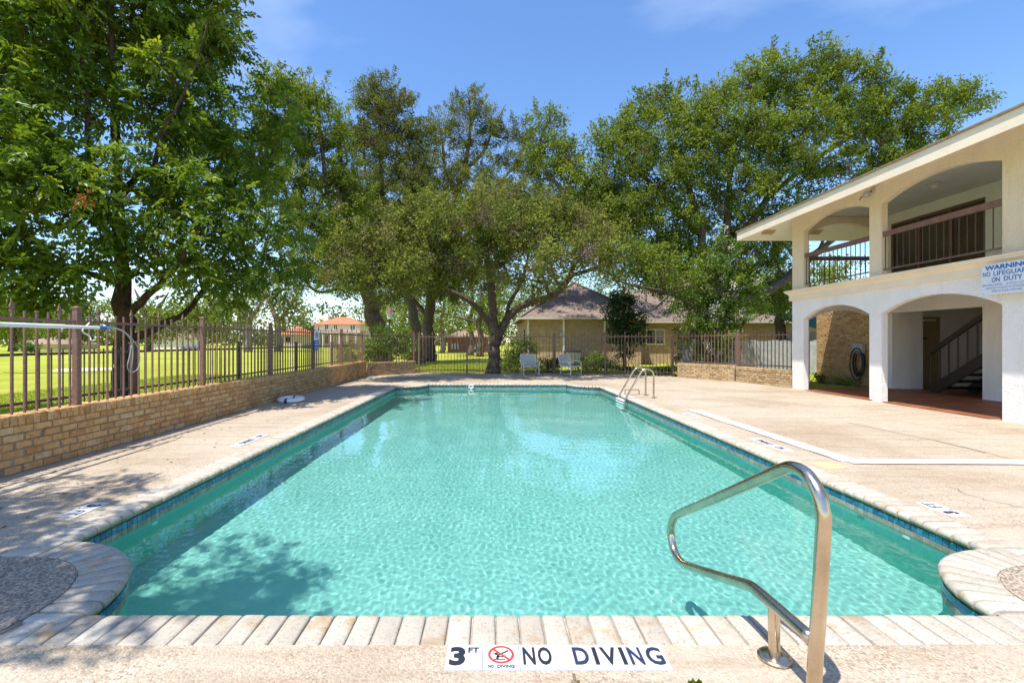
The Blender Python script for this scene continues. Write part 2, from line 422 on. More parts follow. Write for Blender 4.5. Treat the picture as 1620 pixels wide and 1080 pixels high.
# ------------------------------------------------------------------ mesh helpers
class MB:
    def __init__(self):
        self.v = []; self.f = []
    def add(self, vs, fs):
        o = len(self.v)
        self.v += [tuple(p) for p in vs]
        self.f += [tuple(i + o for i in f) for f in fs]
        return self
    def box(self, x0, x1, y0, y1, z0, z1):
        return self.add([(x0, y0, z0), (x1, y0, z0), (x1, y1, z0), (x0, y1, z0), (x0, y0, z1), (x1, y0, z1), (x1, y1, z1), (x0, y1, z1)],
                        [(3, 2, 1, 0), (4, 5, 6, 7), (0, 1, 5, 4), (1, 2, 6, 5), (2, 3, 7, 6), (3, 0, 4, 7)])
    def bbox(self, x0, x1, y0, y1, z0, z1, b=0.004):
        """box with chamfered edges"""
        bm = bmesh.new()
        bmesh.ops.create_cube(bm, size=1.0)
        for vv in bm.verts:
            vv.co = ((x0 + x1) / 2 + vv.co.x * (x1 - x0), (y0 + y1) / 2 + vv.co.y * (y1 - y0), (z0 + z1) / 2 + vv.co.z * (z1 - z0))
        bmesh.ops.bevel(bm, geom=bm.edges[:], offset=b, segments=1, affect='EDGES')
        bm.verts.index_update()
        self.add([p.co for p in bm.verts], [[q.index for q in fc.verts] for fc in bm.faces])
        bm.free()
        return self
    def obox(self, M, sx, sy, sz):
        c = [M @ Vector((x * sx / 2, y * sy / 2, z * sz / 2)) for z in (-1, 1) for (x, y) in ((-1, -1), (1, -1), (1, 1), (-1, 1))]
        return self.add(c, [(3, 2, 1, 0), (4, 5, 6, 7), (0, 1, 5, 4), (1, 2, 6, 5), (2, 3, 7, 6), (3, 0, 4, 7)])
    def bar(self, a, b, w, h, up=(0, 0, 1)):
        """square bar from a to b"""
        a = Vector(a); b = Vector(b); d = (b - a)
        L = d.length; d = d / L
        s = d.cross(Vector(up))
        if s.length < 1e-4:
            s = Vector((1, 0, 0))
        s.normalize(); u = s.cross(d)
        M = Matrix((( s.x, d.x, u.x, (a.x + b.x) / 2), (s.y, d.y, u.y, (a.y + b.y) / 2), (s.z, d.z, u.z, (a.z + b.z) / 2), (0, 0, 0, 1)))
        return self.obox(M, w, L, h)
    def tube(self, pts, rad, n=8, cap=True):
        pts = [Vector(p) for p in pts]
        m = len(pts)
        if isinstance(rad, (int, float)):
            rad = [rad] * m
        prev = None; rings = []
        for i, p in enumerate(pts):
            d = (pts[min(i + 1, m - 1)] - pts[max(i - 1, 0)])
            d = d.normalized() if d.length > 1e-9 else Vector((0, 0, 1))
            if prev is None:
                s = d.cross(Vector((0, 0, 1)))
                if s.length < 0.05:
                    s = d.cross(Vector((0, 1, 0)))
            else:
                s = prev - d * prev.dot(d)
            s.normalize(); prev = s
            u = d.cross(s)
            rings.append([p + (s * math.cos(2 * PI * k / n) + u * math.sin(2 * PI * k / n)) * rad[i] for k in range(n)])
        vs = [q for r_ in rings for q in r_]
        fs = []
        for i in range(m - 1):
            for k in range(n):
                a = i * n + k; b = i * n + (k + 1) % n
                fs.append((a, b, b + n, a + n))
        if cap:
            fs.append(tuple(range(n - 1, -1, -1)))
            fs.append(tuple((m - 1) * n + k for k in range(n)))
        return self.add(vs, fs)
    def lathe(self, c, prof, n=16, M=None):
        c = Vector(c); vs = []; fs = []
        for (r_, z) in prof:
            for k in range(n):
                q = Vector((r_ * math.cos(2 * PI * k / n), r_ * math.sin(2 * PI * k / n), z))
                if M is not None:
                    q = M @ q
                vs.append(c + q)
        for i in range(len(prof) - 1):
            for k in range(n):
                a = i * n + k; b = i * n + (k + 1) % n
                fs.append((a, b, b + n, a + n))
        fs.append(tuple(range(n - 1, -1, -1)))
        fs.append(tuple((len(prof) - 1) * n + k for k in range(n)))
        return self.add(vs, fs)
    def plate(self, poly, fn, w0, w1, holes=()):
        """a polygon in (u, v) thickened from w0 to w1; fn(u, v, w) -> xyz"""
        loops = [list(poly)] + [list(h_) for h_ in holes]
        flat = [p for lp in loops for p in lp]
        tri = tessellate_polygon([[Vector((p[0], p[1], 0)) for p in lp] for lp in loops])
        n = len(flat)
        vs = [fn(p[0], p[1], w0) for p in flat] + [fn(p[0], p[1], w1) for p in flat]
        fs = [tuple(tr) for tr in tri] + [tuple(i + n for i in reversed(tr)) for tr in tri]
        o = 0
        for lp in loops:
            k = len(lp)
            for i in range(k):
                a = o + i; b = o + (i + 1) % k
                fs.append((a, b, b + n, a + n))
            o += k
        return self.add(vs, fs)
    def sheet(self, poly, z, holes=()):
        loops = [list(poly)] + [list(h_) for h_ in holes]
        flat = [p for lp in loops for p in lp]
        tri = tessellate_polygon([[Vector((p[0], p[1], 0)) for p in lp] for lp in loops])
        fs = []
        for tr in tri:
            a, b, c_ = (Vector(flat[i]) for i in tr)
            fs.append(tuple(tr) if (b - a).cross(c_ - a) > 0 else tuple(reversed(tr)))
        return self.add([(p[0], p[1], z) for p in flat], fs)
    def mesh(self, name, mat, smooth=False, fix=True):
        me = bpy.data.meshes.new(name)
        me.from_pydata(self.v, [], self.f)
        if mat is not None:
            me.materials.append(MAT[mat] if isinstance(mat, str) else mat)
        if fix:
            bm = bmesh.new(); bm.from_mesh(me)
            bmesh.ops.recalc_face_normals(bm, faces=bm.faces)
            bm.to_mesh(me); bm.free()
        if smooth:
            me.polygons.foreach_set('use_smooth', [True] * len(me.polygons))
            if smooth == 'auto':
                me.set_sharp_from_angle(angle=R(40))
        me.update()
        return me
    def build(self, name, mat, parent=None, smooth=False, fix=True):
        return link(name, self.mesh(name, mat, smooth, fix), parent)

def link(name, me, parent=None, M=None):
    o = bpy.data.objects.new(name, me)
    COL.objects.link(o)
    if M is not None:
        o.matrix_world = M
        o.matrix_basis = M
    if parent is not None:
        o.parent = parent
        o.matrix_parent_inverse = PINV[parent.name] if parent.name in PINV else Matrix.Identity(4)
    return o
PINV = {}

def tag(o, label=None, cat=None, group=None, kind=None):
    if label: o['label'] = label
    if cat: o['category'] = cat
    if group: o['group'] = group
    if kind: o['kind'] = kind
    return o

def thing(name, loc, label, cat, group=None):
    o = bpy.data.objects.new(name, None)
    COL.objects.link(o)
    o.location = loc
    o.empty_display_size = 0.2
    PINV[o.name] = Matrix.Translation(-Vector(loc))
    return tag(o, label, cat, group)

def struct(name, mb, mat, smooth=False):
    return tag(mb.build(name, mat, None, smooth), kind='structure')

def TRS(loc, rz=0.0, scale=(1, 1, 1)):
    return Matrix.Translation(loc) @ Matrix.Rotation(rz, 4, 'Z') @ Matrix.Diagonal((*scale, 1))

def text_mesh(name, s, size, mat, bold=0.0, sx=1.0, align='CENTER', space=1.0):
    """lettering in the XY plane as a thin mesh"""
    cu = bpy.data.curves.new(name, 'FONT')
    cu.body = s; cu.size = size; cu.align_x = align; cu.align_y = 'CENTER'
    cu.offset = bold; cu.space_character = space
    cu.extrude = 0.0006
    cu.resolution_u = 3
    o = bpy.data.objects.new(name, cu)
    COL.objects.link(o)
    dg = bpy.context.evaluated_depsgraph_get()
    me = bpy.data.meshes.new_from_object(o.evaluated_get(dg))
    COL.objects.unlink(o); bpy.data.objects.remove(o); bpy.data.curves.remove(cu)
    me.transform(Matrix.Diagonal((sx, 1, 1, 1)))
    me.materials.clear(); me.materials.append(MAT[mat])
    me.name = name
    return me

def catmull(pts, k=4):
    pts = [Vector(p) for p in pts]
    if len(pts) < 3:
        return pts
    q = [pts[0] * 2 - pts[1]] + pts + [pts[-1] * 2 - pts[-2]]
    out = []
    for i in range(1, len(q) - 2):
        a, b, c_, d = q[i - 1], q[i], q[i + 1], q[i + 2]
        for j in range(k):
            s = j / k
            out.append(0.5 * ((2 * b) + (c_ - a) * s + (2 * a - 5 * b + 4 * c_ - d) * s * s + (3 * b - a - 3 * c_ + d) * s ** 3))
    out.append(pts[-1])
    return out

def lerp_list(vals, n):
    return list(np.interp(np.linspace(0, 1, n), np.linspace(0, 1, len(vals)), vals))

# ------------------------------------------------------------------ pool outline
PL, PR, PN, PF = -2.71, 3.06, 2.21, 14.05
RNL, RNR, RFL, RFR = 0.80, 0.69, 0.82, 0.82
WATER_Z = -0.148

def arc_pts(cx, cy, r, a0, a1, n):
    return [(cx + r * math.cos(R(a0 + (a1 - a0) * i / n)), cy + r * math.sin(R(a0 + (a1 - a0) * i / n))) for i in range(n + 1)]

def pool_outline(off, n=14):
    out = []
    for (cx, cy, r, a0) in ((PR, PN, RNR, 180), (PR, PF, RFR, 270), (PL, PF, RFL, 360), (PL, PN, RNL, 90)):
        rr = r - off
        d = math.degrees(math.asin(max(-1, min(1, off / rr))))
        out += arc_pts(cx, cy, rr, a0 + d, a0 - 90 - d, n)
    return out

# ------------------------------------------------------------------ ground
lawn = MB()
lawn.sheet([(-300, -60), (300, -60), (300, 600), (-300, 600)], -0.03, holes=[[(-4.2, -8.5), (-4.2, 15.5), (6.2, 15.5), (6.2, -8.5)]])
struct('lawn', lawn, 'lawn')

deck_outer = [(-4.62, -9), (8.30, -9), (8.30, 12.95), (7.85, 15.05), (6.65, 16.65), (6.75, 17.75), (2.5, 19.0), (-3.0, 19.2), (-4.62, 17.3)]
dk = MB().plate(deck_outer, lambda u, v_, w: (u, v_, w), -0.12, 0.0, holes=[pool_outline(0.235)])
deck = struct('pool_deck', dk, 'deck')
# expansion joints and white repair strips lie on the deck
def strip(name, pts, w, z, mat, parent, jag=0.0):
    mb = MB()
    for a, b in zip(pts[:-1], pts[1:]):
        a = Vector((*a, z)); b = Vector((*b, z))
        n_ = max(1, int((b - a).length / 0.12)) if jag else 1
        s = (b - a).normalized().cross(Vector((0, 0, 1)))
        L_ = []
        for i in range(n_ + 1):
            p = a.lerp(b, i / n_)
            j1, j2 = random.uniform(-jag, jag), random.uniform(-jag, jag)
            L_.append((p + s * (w / 2 + j1), p - s * (w / 2 + j2)))
        for i in range(n_):
            mb.add([L_[i][0], L_[i + 1][0], L_[i + 1][1], L_[i][1]], [(0, 1, 2, 3)])
    return mb.build(name, mat, parent)
g1, g2, g3 = G(1098, 649), G(1347, 730), G(1640, 733)
strip('repair_strip', [g1.xy, g2.xy], 0.20, 0.006, 'patch_white', deck, 0.012)
strip('repair_strip', [(g2.x - 0.05, g2.y + 0.01), (8.28, g2.y - 0.10)], 0.19, 0.0075, 'patch_white', deck, 0.006)
strip('expansion_joint', [(g2.x - 0.06, g2.y - 0.095), (8.28, g2.y - 0.20)], 0.016, 0.004, 'joint', deck, 0.002)
strip('expansion_joint', [(g1.x - 0.11, g1.y), (g2.x - 0.11, g2.y)], 0.014, 0.004, 'joint', deck, 0.002)
for pts, w in (([G(940, 667).xy if False else G(1340, 668).xy, G(1480, 697).xy], 0.012), ([G(1480, 697).xy, G(1560, 716).xy], 0.018), ([G(1560, 716).xy, G(1640, 737).xy], 0.010),
               ([(PL - 0.30, 7.3), (-4.55, 7.35)], 0.010), ([(PL - 0.30, 12.0), (-4.55, 12.05)], 0.010), ([(0.315, 1.80), (0.318, -2.9)], 0.016),
               ([(PR + 0.3, 9.2), (8.25, 9.25)], 0.010), ([(PR + 0.3, 12.2), (8.25, 12.22)], 0.010), ([(0.2, PF + 0.3), (0.2, 18.8)], 0.010)):
    strip('expansion_joint', pts, w, 0.004, 'joint', deck, 0.003)
for pts in ([G(1180, 640), G(1290, 652), G(1420, 668)], [G(1360, 655), G(1455, 672), G(1560, 690)], [G(1500, 770), G(1560, 790), G(1640, 806)], [G(20, 790), G(110, 760), G(240, 728)]):
    w_ = [Vector((p.x + random.uniform(-.03, .03), p.y + random.uniform(-.03, .03), 0)) for p in catmull(pts, 7)]
    strip('crack', [p.xy for p in w_], 0.0055, 0.0035, 'joint', deck, 0.0012)
lid = MB().lathe((3.47, 4.82, 0), [(0.142, 0.0), (0.142, 0.007), (0.128, 0.010), (0.02, 0.011)], 28)
tag(lid.build('skimmer_lid', 'lid', None, False), 'round tan skimmer lid set in the deck beside the pool', 'lid')

for (cx, cy, r_, a0) in ((PL, PN, RNL, 90), (PR, PN, RNR, 180)):
    pp = arc_pts(cx, cy, r_ - 0.243, a0 + 22, a0 - 112, 24) + [(cx - 0.02 if cx < 0 else cx + 0.02, cy - 0.02)]
    MB().sheet(pp if cx < 0 else pp, 0.004).build('pebble_patch', 'pebbles', deck)
# pool shell
outline = pool_outline(0.020)
wall = MB()
n_ = len(outline)
wall.add([(x, y, -0.055) for x, y in outline] + [(x, y, -0.168) for x, y in outline], [(i, (i + 1) % n_, n_ + (i + 1) % n_, n_ + i) for i in range(n_)])
walls = MB()
walls.add([(x, y, -0.168) for x, y in outline] + [(x, y, -2.2) for x, y in outline], [(i, (i + 1) % n_, n_ + (i + 1) % n_, n_ + i) for i in range(n_)])
shell = MB()
fy = [PN - 0.05, 3.5, 5, 6.5, 8, 9.5, 11, 12.5, PF + 0.05]
fz = [-0.92, -0.95, -1.0, -1.07, -1.16, -1.26, -1.34, -1.40, -1.42]
for i in range(len(fy) - 1):
    shell.add([(PL - 0.05, fy[i], fz[i]), (PR + 0.05, fy[i], fz[i]), (PR + 0.05, fy[i + 1], fz[i + 1]), (PL - 0.05, fy[i + 1], fz[i + 1])], [(0, 1, 2, 3)])
pool_shell = tag(shell.build('pool_basin', 'plaster', None, False, fix=False), kind='structure')
pool_shell.cycles.is_caustics_receiver = True
wl_ = walls.build('wall', 'plaster_wall', pool_shell, False, fix=False)
wl_.cycles.is_caustics_receiver = True
band = wall.build('tile_backing', 'tile_grout', pool_shell, False, fix=False)
# submerged entry steps under the hand rail
for (x0, x1, y1, z) in ((0.15, 2.35, 2.50, -0.36), (0.15, 2.35, 2.82, -0.64)):
    s = MB().bbox(x0, x1, PN - 0.04, y1, -1.0, z, 0.015).build('step', 'plaster', pool_shell)
    s.cycles.is_caustics_receiver = True
    for k in range(3):
        x = x0 + 0.25 + k * 0.75
        tl = MB().bbox(x, x + 0.10, y1 - 0.055, y1 - 0.005, z + 0.001, z + 0.006, 0.001).build('step_tile', 'blue_tile', s)
        tl.cycles.is_caustics_receiver = True
for (x, y, z, sgn, m) in ((PR + 0.018, 3.47, -0.225, -1, 'white_plastic'), (PR + 0.018, 3.90, -0.245, -1, 'leaf_plain'), (PL - 0.018, 3.78, -0.27, 1, 'white_plastic')):
    M_ = Matrix.Rotation(sgn * PI / 2, 4, 'Y')
    o = MB().lathe((x, y, z), [(0.035, 0.0), (0.035, 0.006), (0.022, 0.012), (0.010, 0.010)], 14, M_).build('return_fitting', 'white_plastic' if m == 'white_plastic' else 'green_metal', pool_shell)
    o.cycles.is_caustics_receiver = True

# waterline tiles
tile_me = [MB().bbox(-0.0228, 0.0228, -0.003, 0.003, -0.0235, 0.0235, 0.0015).mesh('tile', m) for m in ('blue_tile', 'scaled_tile')]
tiles = []
def run_tiles(p0, p1, rz):
    L_ = math.dist(p0, p1); k = int(L_ / 0.0485)
    for i in range(k):
        s_ = (i + 0.5) / k
        x = p0[0] + (p1[0] - p0[0]) * s_; y = p0[1] + (p1[1] - p0[1]) * s_
        for row, z in ((0, -0.0855), (1, -0.1345)):
            tiles.append((x, y, z, rz, row))
tl = 0.0165
run_tiles((PL - tl, PN + RNL), (PL - tl, PF - RFL), PI / 2)
run_tiles((PR + tl, PN + RNR), (PR + tl, PF - RFR), PI / 2)
run_tiles((PL + RFL, PF + tl), (PR - RFR, PF + tl), 0)
for (cx, cy, r, a0) in ((PR, PN, RNR, 180), (PR, PF, RFR, 270), (PL, PF, RFL, 360), (PL, PN, RNL, 90)):
    ap = arc_pts(cx, cy, r - tl, a0, a0 - 90, 26 if cy == PN else 26)
    for q0, q1 in zip(ap[:-1], ap[1:]):
        for row, z in ((0, -0.0855), (1, -0.1345)):
            tiles.append(((q0[0] + q1[0]) / 2, (q0[1] + q1[1]) / 2, z, math.atan2(q1[1] - q0[1], q1[0] - q0[0]), row))
tiles.sort(key=lambda q: q[1])
rest = [MB(), MB()]
for i, (x, y, z, rz, row) in enumerate(tiles):
    M_ = TRS((x, y, z + random.uniform(-0.0006, 0.0006)), rz)
    if i < 300:
        o = link('tile', tile_me[row], pool_shell, M_)
        o.cycles.is_caustics_receiver = True
    else:
        rest[row].obox(M_, 0.0456, 0.006, 0.047)
for row in (0, 1):
    tag(rest[row].build('waterline_tiling', ('blue_tile', 'scaled_tile')[row], pool_shell), kind='stuff')

# coping bricks with rounded noses
def coping_mesh(w0, w1, seed):
    rng = random.Random(seed)
    prof = [(-0.235, -0.058), (-0.235, -0.004), (-0.231, 0.0), (-0.045, 0.001), (-0.022, -0.003), (-0.006, -0.014), (0.0, -0.030), (-0.005, -0.047), (-0.016, -0.058)]
    sl = [(-0.5, 0.009), (-0.465, 0.003), (-0.38, 0.0003), (0.38, 0.0003), (0.465, 0.003), (0.5, 0.009)]
    mb = MB(); vs = []
    for (s_, sink) in sl:
        for (d, z) in prof:
            w = w0 + (w1 - w0) * (-d / 0.235)
            kk = sink if z > -0.05 else 0
            vs.append((s_ * w + rng.uniform(-0.0008, 0.0008), d - (sink if d > -0.1 else 0), z - kk + rng.uniform(-0.0006, 0.0006)))
    m = len(prof); fs = []
    for i in range(len(sl) - 1):
        for k in range(m):
            fs.append((i * m + k, i * m + (k + 1) % m, (i + 1) * m + (k + 1) % m, (i + 1) * m + k))
    fs.append(tuple(range(m))); fs.append(tuple((len(sl) - 1) * m + k for k in range(m - 1, -1, -1)))
    mb.add(vs, fs)
    return mb.mesh('coping_brick', 'coping', 'auto')
BW = 0.1075
cop_str = [coping_mesh(BW - 0.0075, BW - 0.0075, s) for s in range(4)]
coping = tag(bpy.data.objects.new('pool_coping', None), kind='structure')
COL.objects.link(coping)
bed = MB(); o1 = pool_outline(0.024); o2 = pool_outline(0.245)
bed.add([(x, y, -0.012) for x, y in o1] + [(x, y, -0.012) for x, y in o2], [(i, (i + 1) % n_, n_ + (i + 1) % n_, n_ + i) for i in range(n_)])
bed.build('mortar_bed', 'grout', coping)
bricks = []
def run_coping(p0, p1, rz):
    L_ = math.dist(p0, p1); k = round(L_ / BW)
    for i in range(k):
        s_ = (i + 0.5) / k
        bricks.append((p0[0] + (p1[0] - p0[0]) * s_, p0[1] + (p1[1] - p0[1]) * s_, rz, cop_str, 0.0))
run_coping((PL + RNL - 2 * BW, PN), (PR - RNR + 2 * BW, PN), 0)
run_coping((PL, PN + RNL - 2 * BW), (PL, PF - RFL + BW), -PI / 2)
run_coping((PR, PN + RNR - 2 * BW), (PR, PF - RFR + BW), PI / 2)
run_coping((PL + RFL, PF), (PR - RFR, PF), PI)
for (cx, cy, r, a0) in ((PR, PN, RNR, 180), (PR, PF, RFR, 270), (PL, PF, RFL, 360), (PL, PN, RNL, 90)):
    k = round(r * R(90) / 0.108)
    st = 90 / k
    wp = r * R(st) - 0.015
    ms = [coping_mesh(wp, wp * (r - 0.235) / r, 20 + s) for s in range(3)]
    ex = 1
    for i in range(-ex, k + ex):
        a = R(a0 - st * (i + 0.5))
        out_of = i < 0 or i >= k
        bricks.append((cx + r * math.cos(a), cy + r * math.sin(a), a - PI / 2, ms, 0.004))
bricks.sort(key=lambda q: q[1])
far_b = MB()
for i, (x, y, rz, ms, dz) in enumerate(bricks):
    M_ = TRS((x + random.uniform(-.002, .002), y + random.uniform(-.002, .002), 0.004 + dz + random.uniform(-.0018, .0018)), rz + R(random.uniform(-.5, .5)))
    me = random.choice(ms)
    if i < 300:
        link('coping_brick', me, coping, M_)
    else:
        far_b.add([M_ @ q.co for q in me.vertices], [tuple(p.vertices) for p in me.polygons])
if far_b.v:
    tag(far_b.build('far_coping_bricks', 'coping', coping), kind='stuff')

# water sheet with real ripples
rngw = np.random.default_rng(5)
nx, ny = 580, 620
xs = np.linspace(PL - 0.02, PR + 0.02, nx)
u_ = np.linspace(0, 1, ny)
ys = PN - 0.02 + (PF - PN + 0.04) * (0.50 * u_ + 0.50 * u_ ** 3)
X, Y = np.meshgrid(xs, ys)
Z = np.zeros_like(X)
for k in range(70):
    lam = rngw.uniform(0.033, 0.095) if k < 56 else rngw.uniform(0.12, 0.30)
    a = rngw.uniform(0, 2 * PI); ph = rngw.uniform(0, 2 * PI)
    Z += lam * 0.00036 * np.sin(2 * PI / lam * (X * math.cos(a) + Y * math.sin(a)) + ph)
Z += 0.0012 * np.sin(2 * PI / 1.3 * (X * 0.4 + Y * 0.9)) + 0.001 * np.sin(2 * PI / 0.9 * (X * 0.9 - Y * 0.3))
Z = Z + WATER_Z
vv = np.stack([X, Y, Z], -1).reshape(-1, 3)
ii = np.arange(nx * ny).reshape(ny, nx)
ff = np.stack([ii[:-1, :-1], ii[:-1, 1:], ii[1:, 1:], ii[1:, :-1]], -1).reshape(-1, 4)
def np_mesh(name, verts, faces, mat, smooth=False, tint=None):
    me = bpy.data.meshes.new(name)
    k = faces.shape[1]
    me.vertices.add(len(verts)); me.vertices.foreach_set('co', np.ascontiguousarray(verts, dtype=np.float32).ravel())
    me.loops.add(faces.size); me.loops.foreach_set('vertex_index', np.ascontiguousarray(faces, dtype=np.int32).ravel())
    me.polygons.add(len(faces)); me.polygons.foreach_set('loop_start', np.arange(0, faces.size, k, dtype=np.int32))
    try:
        me.polygons.foreach_set('loop_total', np.full(len(faces), k, dtype=np.int32))
    except Exception:
        pass
    if smooth:
        me.polygons.foreach_set('use_smooth', np.ones(len(faces), dtype=bool))
    if tint is not None:
        at = me.attributes.new('tint', 'FLOAT', 'POINT')
        at.data.foreach_set('value', np.ascontiguousarray(tint, dtype=np.float32))
    me.materials.append(MAT[mat])
    me.update(calc_edges=True)
    return me
water = tag(link('pool_water', np_mesh('pool_water', vv, ff, 'water', True)), kind='structure')
water.cycles.is_caustics_caster = True

# ------------------------------------------------------------------ brick garden walls
BRK = [MB().bbox(-0.5 * l, 0.5 * l, -0.05, 0.05, -0.5 * h_, 0.5 * h_, 0.0035) for (l, h_) in ((0.188, 0.062), (0.178, 0.060), (0.192, 0.063), (0.150, 0.061))]
ROW = [MB().bbox(-0.5 * l, 0.5 * l, -0.115, 0.115, -0.5 * h_, 0.5 * h_, 0.004) for (l, h_) in ((0.066, 0.098), (0.063, 0.094), (0.068, 0.100))]
BRK_ME = {m: [b.mesh('brick', m) for b in BRK] for m in ('brick', 'brick_pale')}
ROW_ME = {m: [b.mesh('brick', m) for b in ROW] for m in ('brick', 'brick_pale')}
BRK2_ME = {m: [MB().bbox(-0.094, 0.094, -0.05, 0.05, -0.031, 0.031, 0.0035).mesh('brick', m)] for m in ('brick', 'brick_pale')}

def brick_run(root, A, B, height, mat, front, limit=300, rowlock=True, thick=0.22, used=0):
    """courses of single bricks on the front side of a mortar core, A -> B on plan; front = +1: left of A->B, -1: right"""
    A = Vector((*A, 0)); B = Vector((*B, 0)); d = (B - A); L_ = d.length; d.normalize()
    nrm = Vector((-d.y, d.x, 0)) * front
    rz = math.atan2(d.y, d.x)
    M0 = lambda s_, o_, z: Matrix.Translation(A + d * s_ + nrm * o_ + Vector((0, 0, z))) @ Matrix.Rotation(rz, 4, 'Z')
    top = height - (0.10 if rowlock else 0.0)
    MB().obox(M0(L_ / 2, -thick / 2 - 0.007, top / 2 - 0.06), L_ - 0.01, thick - 0.006, top + 0.12).build('mortar_core', 'mortar', root)
    pcs = []
    nc = max(1, round(top / 0.0735)); ch = top / nc
    for c_ in range(nc):
        s_ = -0.1 if c_ % 2 else 0.0
        while s_ < L_ - 0.05:
            s_ += 0.0
            l = 0.2
            if s_ < 0 or s_ + l > L_:
                s0 = max(s_, 0.0); s1 = min(s_ + l, L_)
                if s1 - s0 > 0.05:
                    pcs.append(('half', (s0 + s1) / 2, (c_ + 0.5) * ch, (s1 - s0 - 0.011) / 0.188))
            else:
                pcs.append(('b', s_ + l / 2, (c_ + 0.5) * ch, 1.0))
            s_ += l
    if rowlock:
        k = round(L_ / 0.0745)
        for i in range(k):
            pcs.append(('r', (i + 0.5) * L_ / k, height - 0.05, 1.0))
    pcs = [(kind, s_, z, sx, (A + d * s_).length) for kind, s_, z, sx in pcs]
    pcs.sort(key=lambda q: q[4])
    left = MB()
    for i, (kind, s_, z, sx, dist) in enumerate(pcs):
        j = random.uniform(-0.004, 0.004)
        if kind == 'r':
            me = random.choice(ROW_ME[mat]); M_ = M0(s_, -thick / 2 + 0.004 + j * 0.6, z + random.uniform(-.003, .003))
        else:
            me = random.choice(BRK_ME[mat]) if kind == 'b' else BRK2_ME[mat][0]
            M_ = M0(s_ + random.uniform(-.004, .004), -0.05 + j, z + random.uniform(-.0025, .0025)) @ Matrix.Rotation(R(random.uniform(-1.0, 1.0)), 4, 'Y') @ Matrix.Diagonal((sx, 1, 1, 1))
        if used + i < limit:
            link('brick', me, root, M_)
        else:
            left.add([M_ @ q.co for q in me.vertices], [tuple(p.vertices) for p in me.polygons])
    if left.v:
        tag(left.build('brickwork', mat, root), kind='stuff')
    return used + len(pcs)

WX = -4.60
w1 = thing('brick_wall', (WX, 4.0, 0), 'long low buff brick wall with bricks on edge along its top, under the iron fence', 'wall')
brick_run(w1, (WX, 2.6), (WX, 17.2), 0.565, 'brick', -1)
w2 = thing('brick_wall', (-3.8, 18.0, 0), 'short low brick wall closing the corner in front of the leafy hedge', 'wall')
brick_run(w2, (WX + 0.02, 17.25), (-3.05, 18.75), 0.50, 'brick_pale', -1)
w3 = thing('brick_wall', (7.2, 15.8, 0), 'low brick planter wall below the flowering crape myrtle', 'wall')
u = brick_run(w3, (6.62, 16.70), (7.82, 15.05), 0.51, 'brick_pale', -1)
w4 = thing('brick_wall', (8.05, 14.0, 0), 'low brick wall joining the white arcade building, beside the grey plank fence', 'wall')
brick_run(w4, (7.83, 15.02), (8.27, 12.90), 0.48, 'brick_pale', -1)

# ------------------------------------------------------------------ iron fences
def picket_mesh(h_, w, kind, mat):
    mb = MB().box(-w / 2, w / 2, -w / 2, w / 2, 0, h_)
    if kind == 'spear':
        z = h_
        mb.box(-w * 0.8, w * 0.8, -w * 0.8, w * 0.8, z - 0.012, z + 0.002)
        q = [(0.6, 0.002), (1.35, 0.035), (0.9, 0.06), (0.12, 0.115)]
        for (a, za), (b, zb) in zip(q[:-1], q[1:]):
            mb.add([(sx * w * a / 1, sy * w * a * 0.5, z + za) for sx, sy in ((-1, -1), (1, -1), (1, 1), (-1, 1))] + [(sx * w * b, sy * w * b * 0.5, z + zb) for sx, sy in ((-1, -1), (1, -1), (1, 1), (-1, 1))],
                   [(0, 1, 5, 4), (1, 2, 6, 5), (2, 3, 7, 6), (3, 0, 4, 7), (4, 5, 6, 7)])
    elif kind == 'knob':
        mb.box(-w * 0.75, w * 0.75, -w * 0.75, w * 0.75, h_ - 0.002, h_ + 0.02)
    return mb.mesh('picket', mat)

def post_mesh(h_, w, mat):
    mb = MB().bbox(-w / 2, w / 2, -w / 2, w / 2, 0, h_, 0.003)
    mb.bbox(-w * 0.62, w * 0.62, -w * 0.62, w * 0.62, h_ - 0.004, h_ + 0.014, 0.003)
    mb.add([(-w * .5, -w * .5, h_ + .014), (w * .5, -w * .5, h_ + .014), (w * .5, w * .5, h_ + .014), (-w * .5, w * .5, h_ + .014), (0, 0, h_ + .028)], [(0, 1, 4), (1, 2, 4), (2, 3, 4), (3, 0, 4)])
    return mb.mesh('post', mat)

def iron_fence(root, pts, z0, zrail, pitch, posts, mat, pw=0.019, top=0.13, low_rail=None, post_h=None, post_w=0.062, spear=True, limit=300):
    H = zrail - z0
    pk = [picket_mesh(H + top * 0.62, pw, 'spear' if spear else 'plain', mat), picket_mesh(H + top * 0.58, pw, 'knob' if spear else 'plain', mat), picket_mesh(H + top * 0.66, pw, 'plain', mat)]
    if not spear:
        pk = [picket_mesh(H + 0.06, pw, 'plain', mat)] * 3
    pm = post_mesh((post_h or zrail + 0.13) - z0, post_w, mat)
    k = 0
    for a, b in zip(pts[:-1], pts[1:]):
        a = Vector((*a, 0)); b = Vector((*b, 0)); d = b - a; L_ = d.length; d.normalize(); rz = math.atan2(d.y, d.x)
        for zz in [zrail] + (low_rail or []):
            MB().bar(a + Vector((0, 0, zz)), b + Vector((0, 0, zz)), 0.026, 0.030).build('rail', mat, root)
        n2 = int(L_ / pitch)
        for i in range(n2):
            p = a + d * ((i + 0.5) * L_ / n2)
            if k < limit:
                link('picket', pk[(0, 2, 1, 2)[k % 4]] if spear else pk[0], root, TRS((p.x, p.y, z0 + random.uniform(-.006, .006)), rz))
            k += 1
    for (x, y) in posts:
        link('post', pm, root, TRS((x, y, z0), 0))

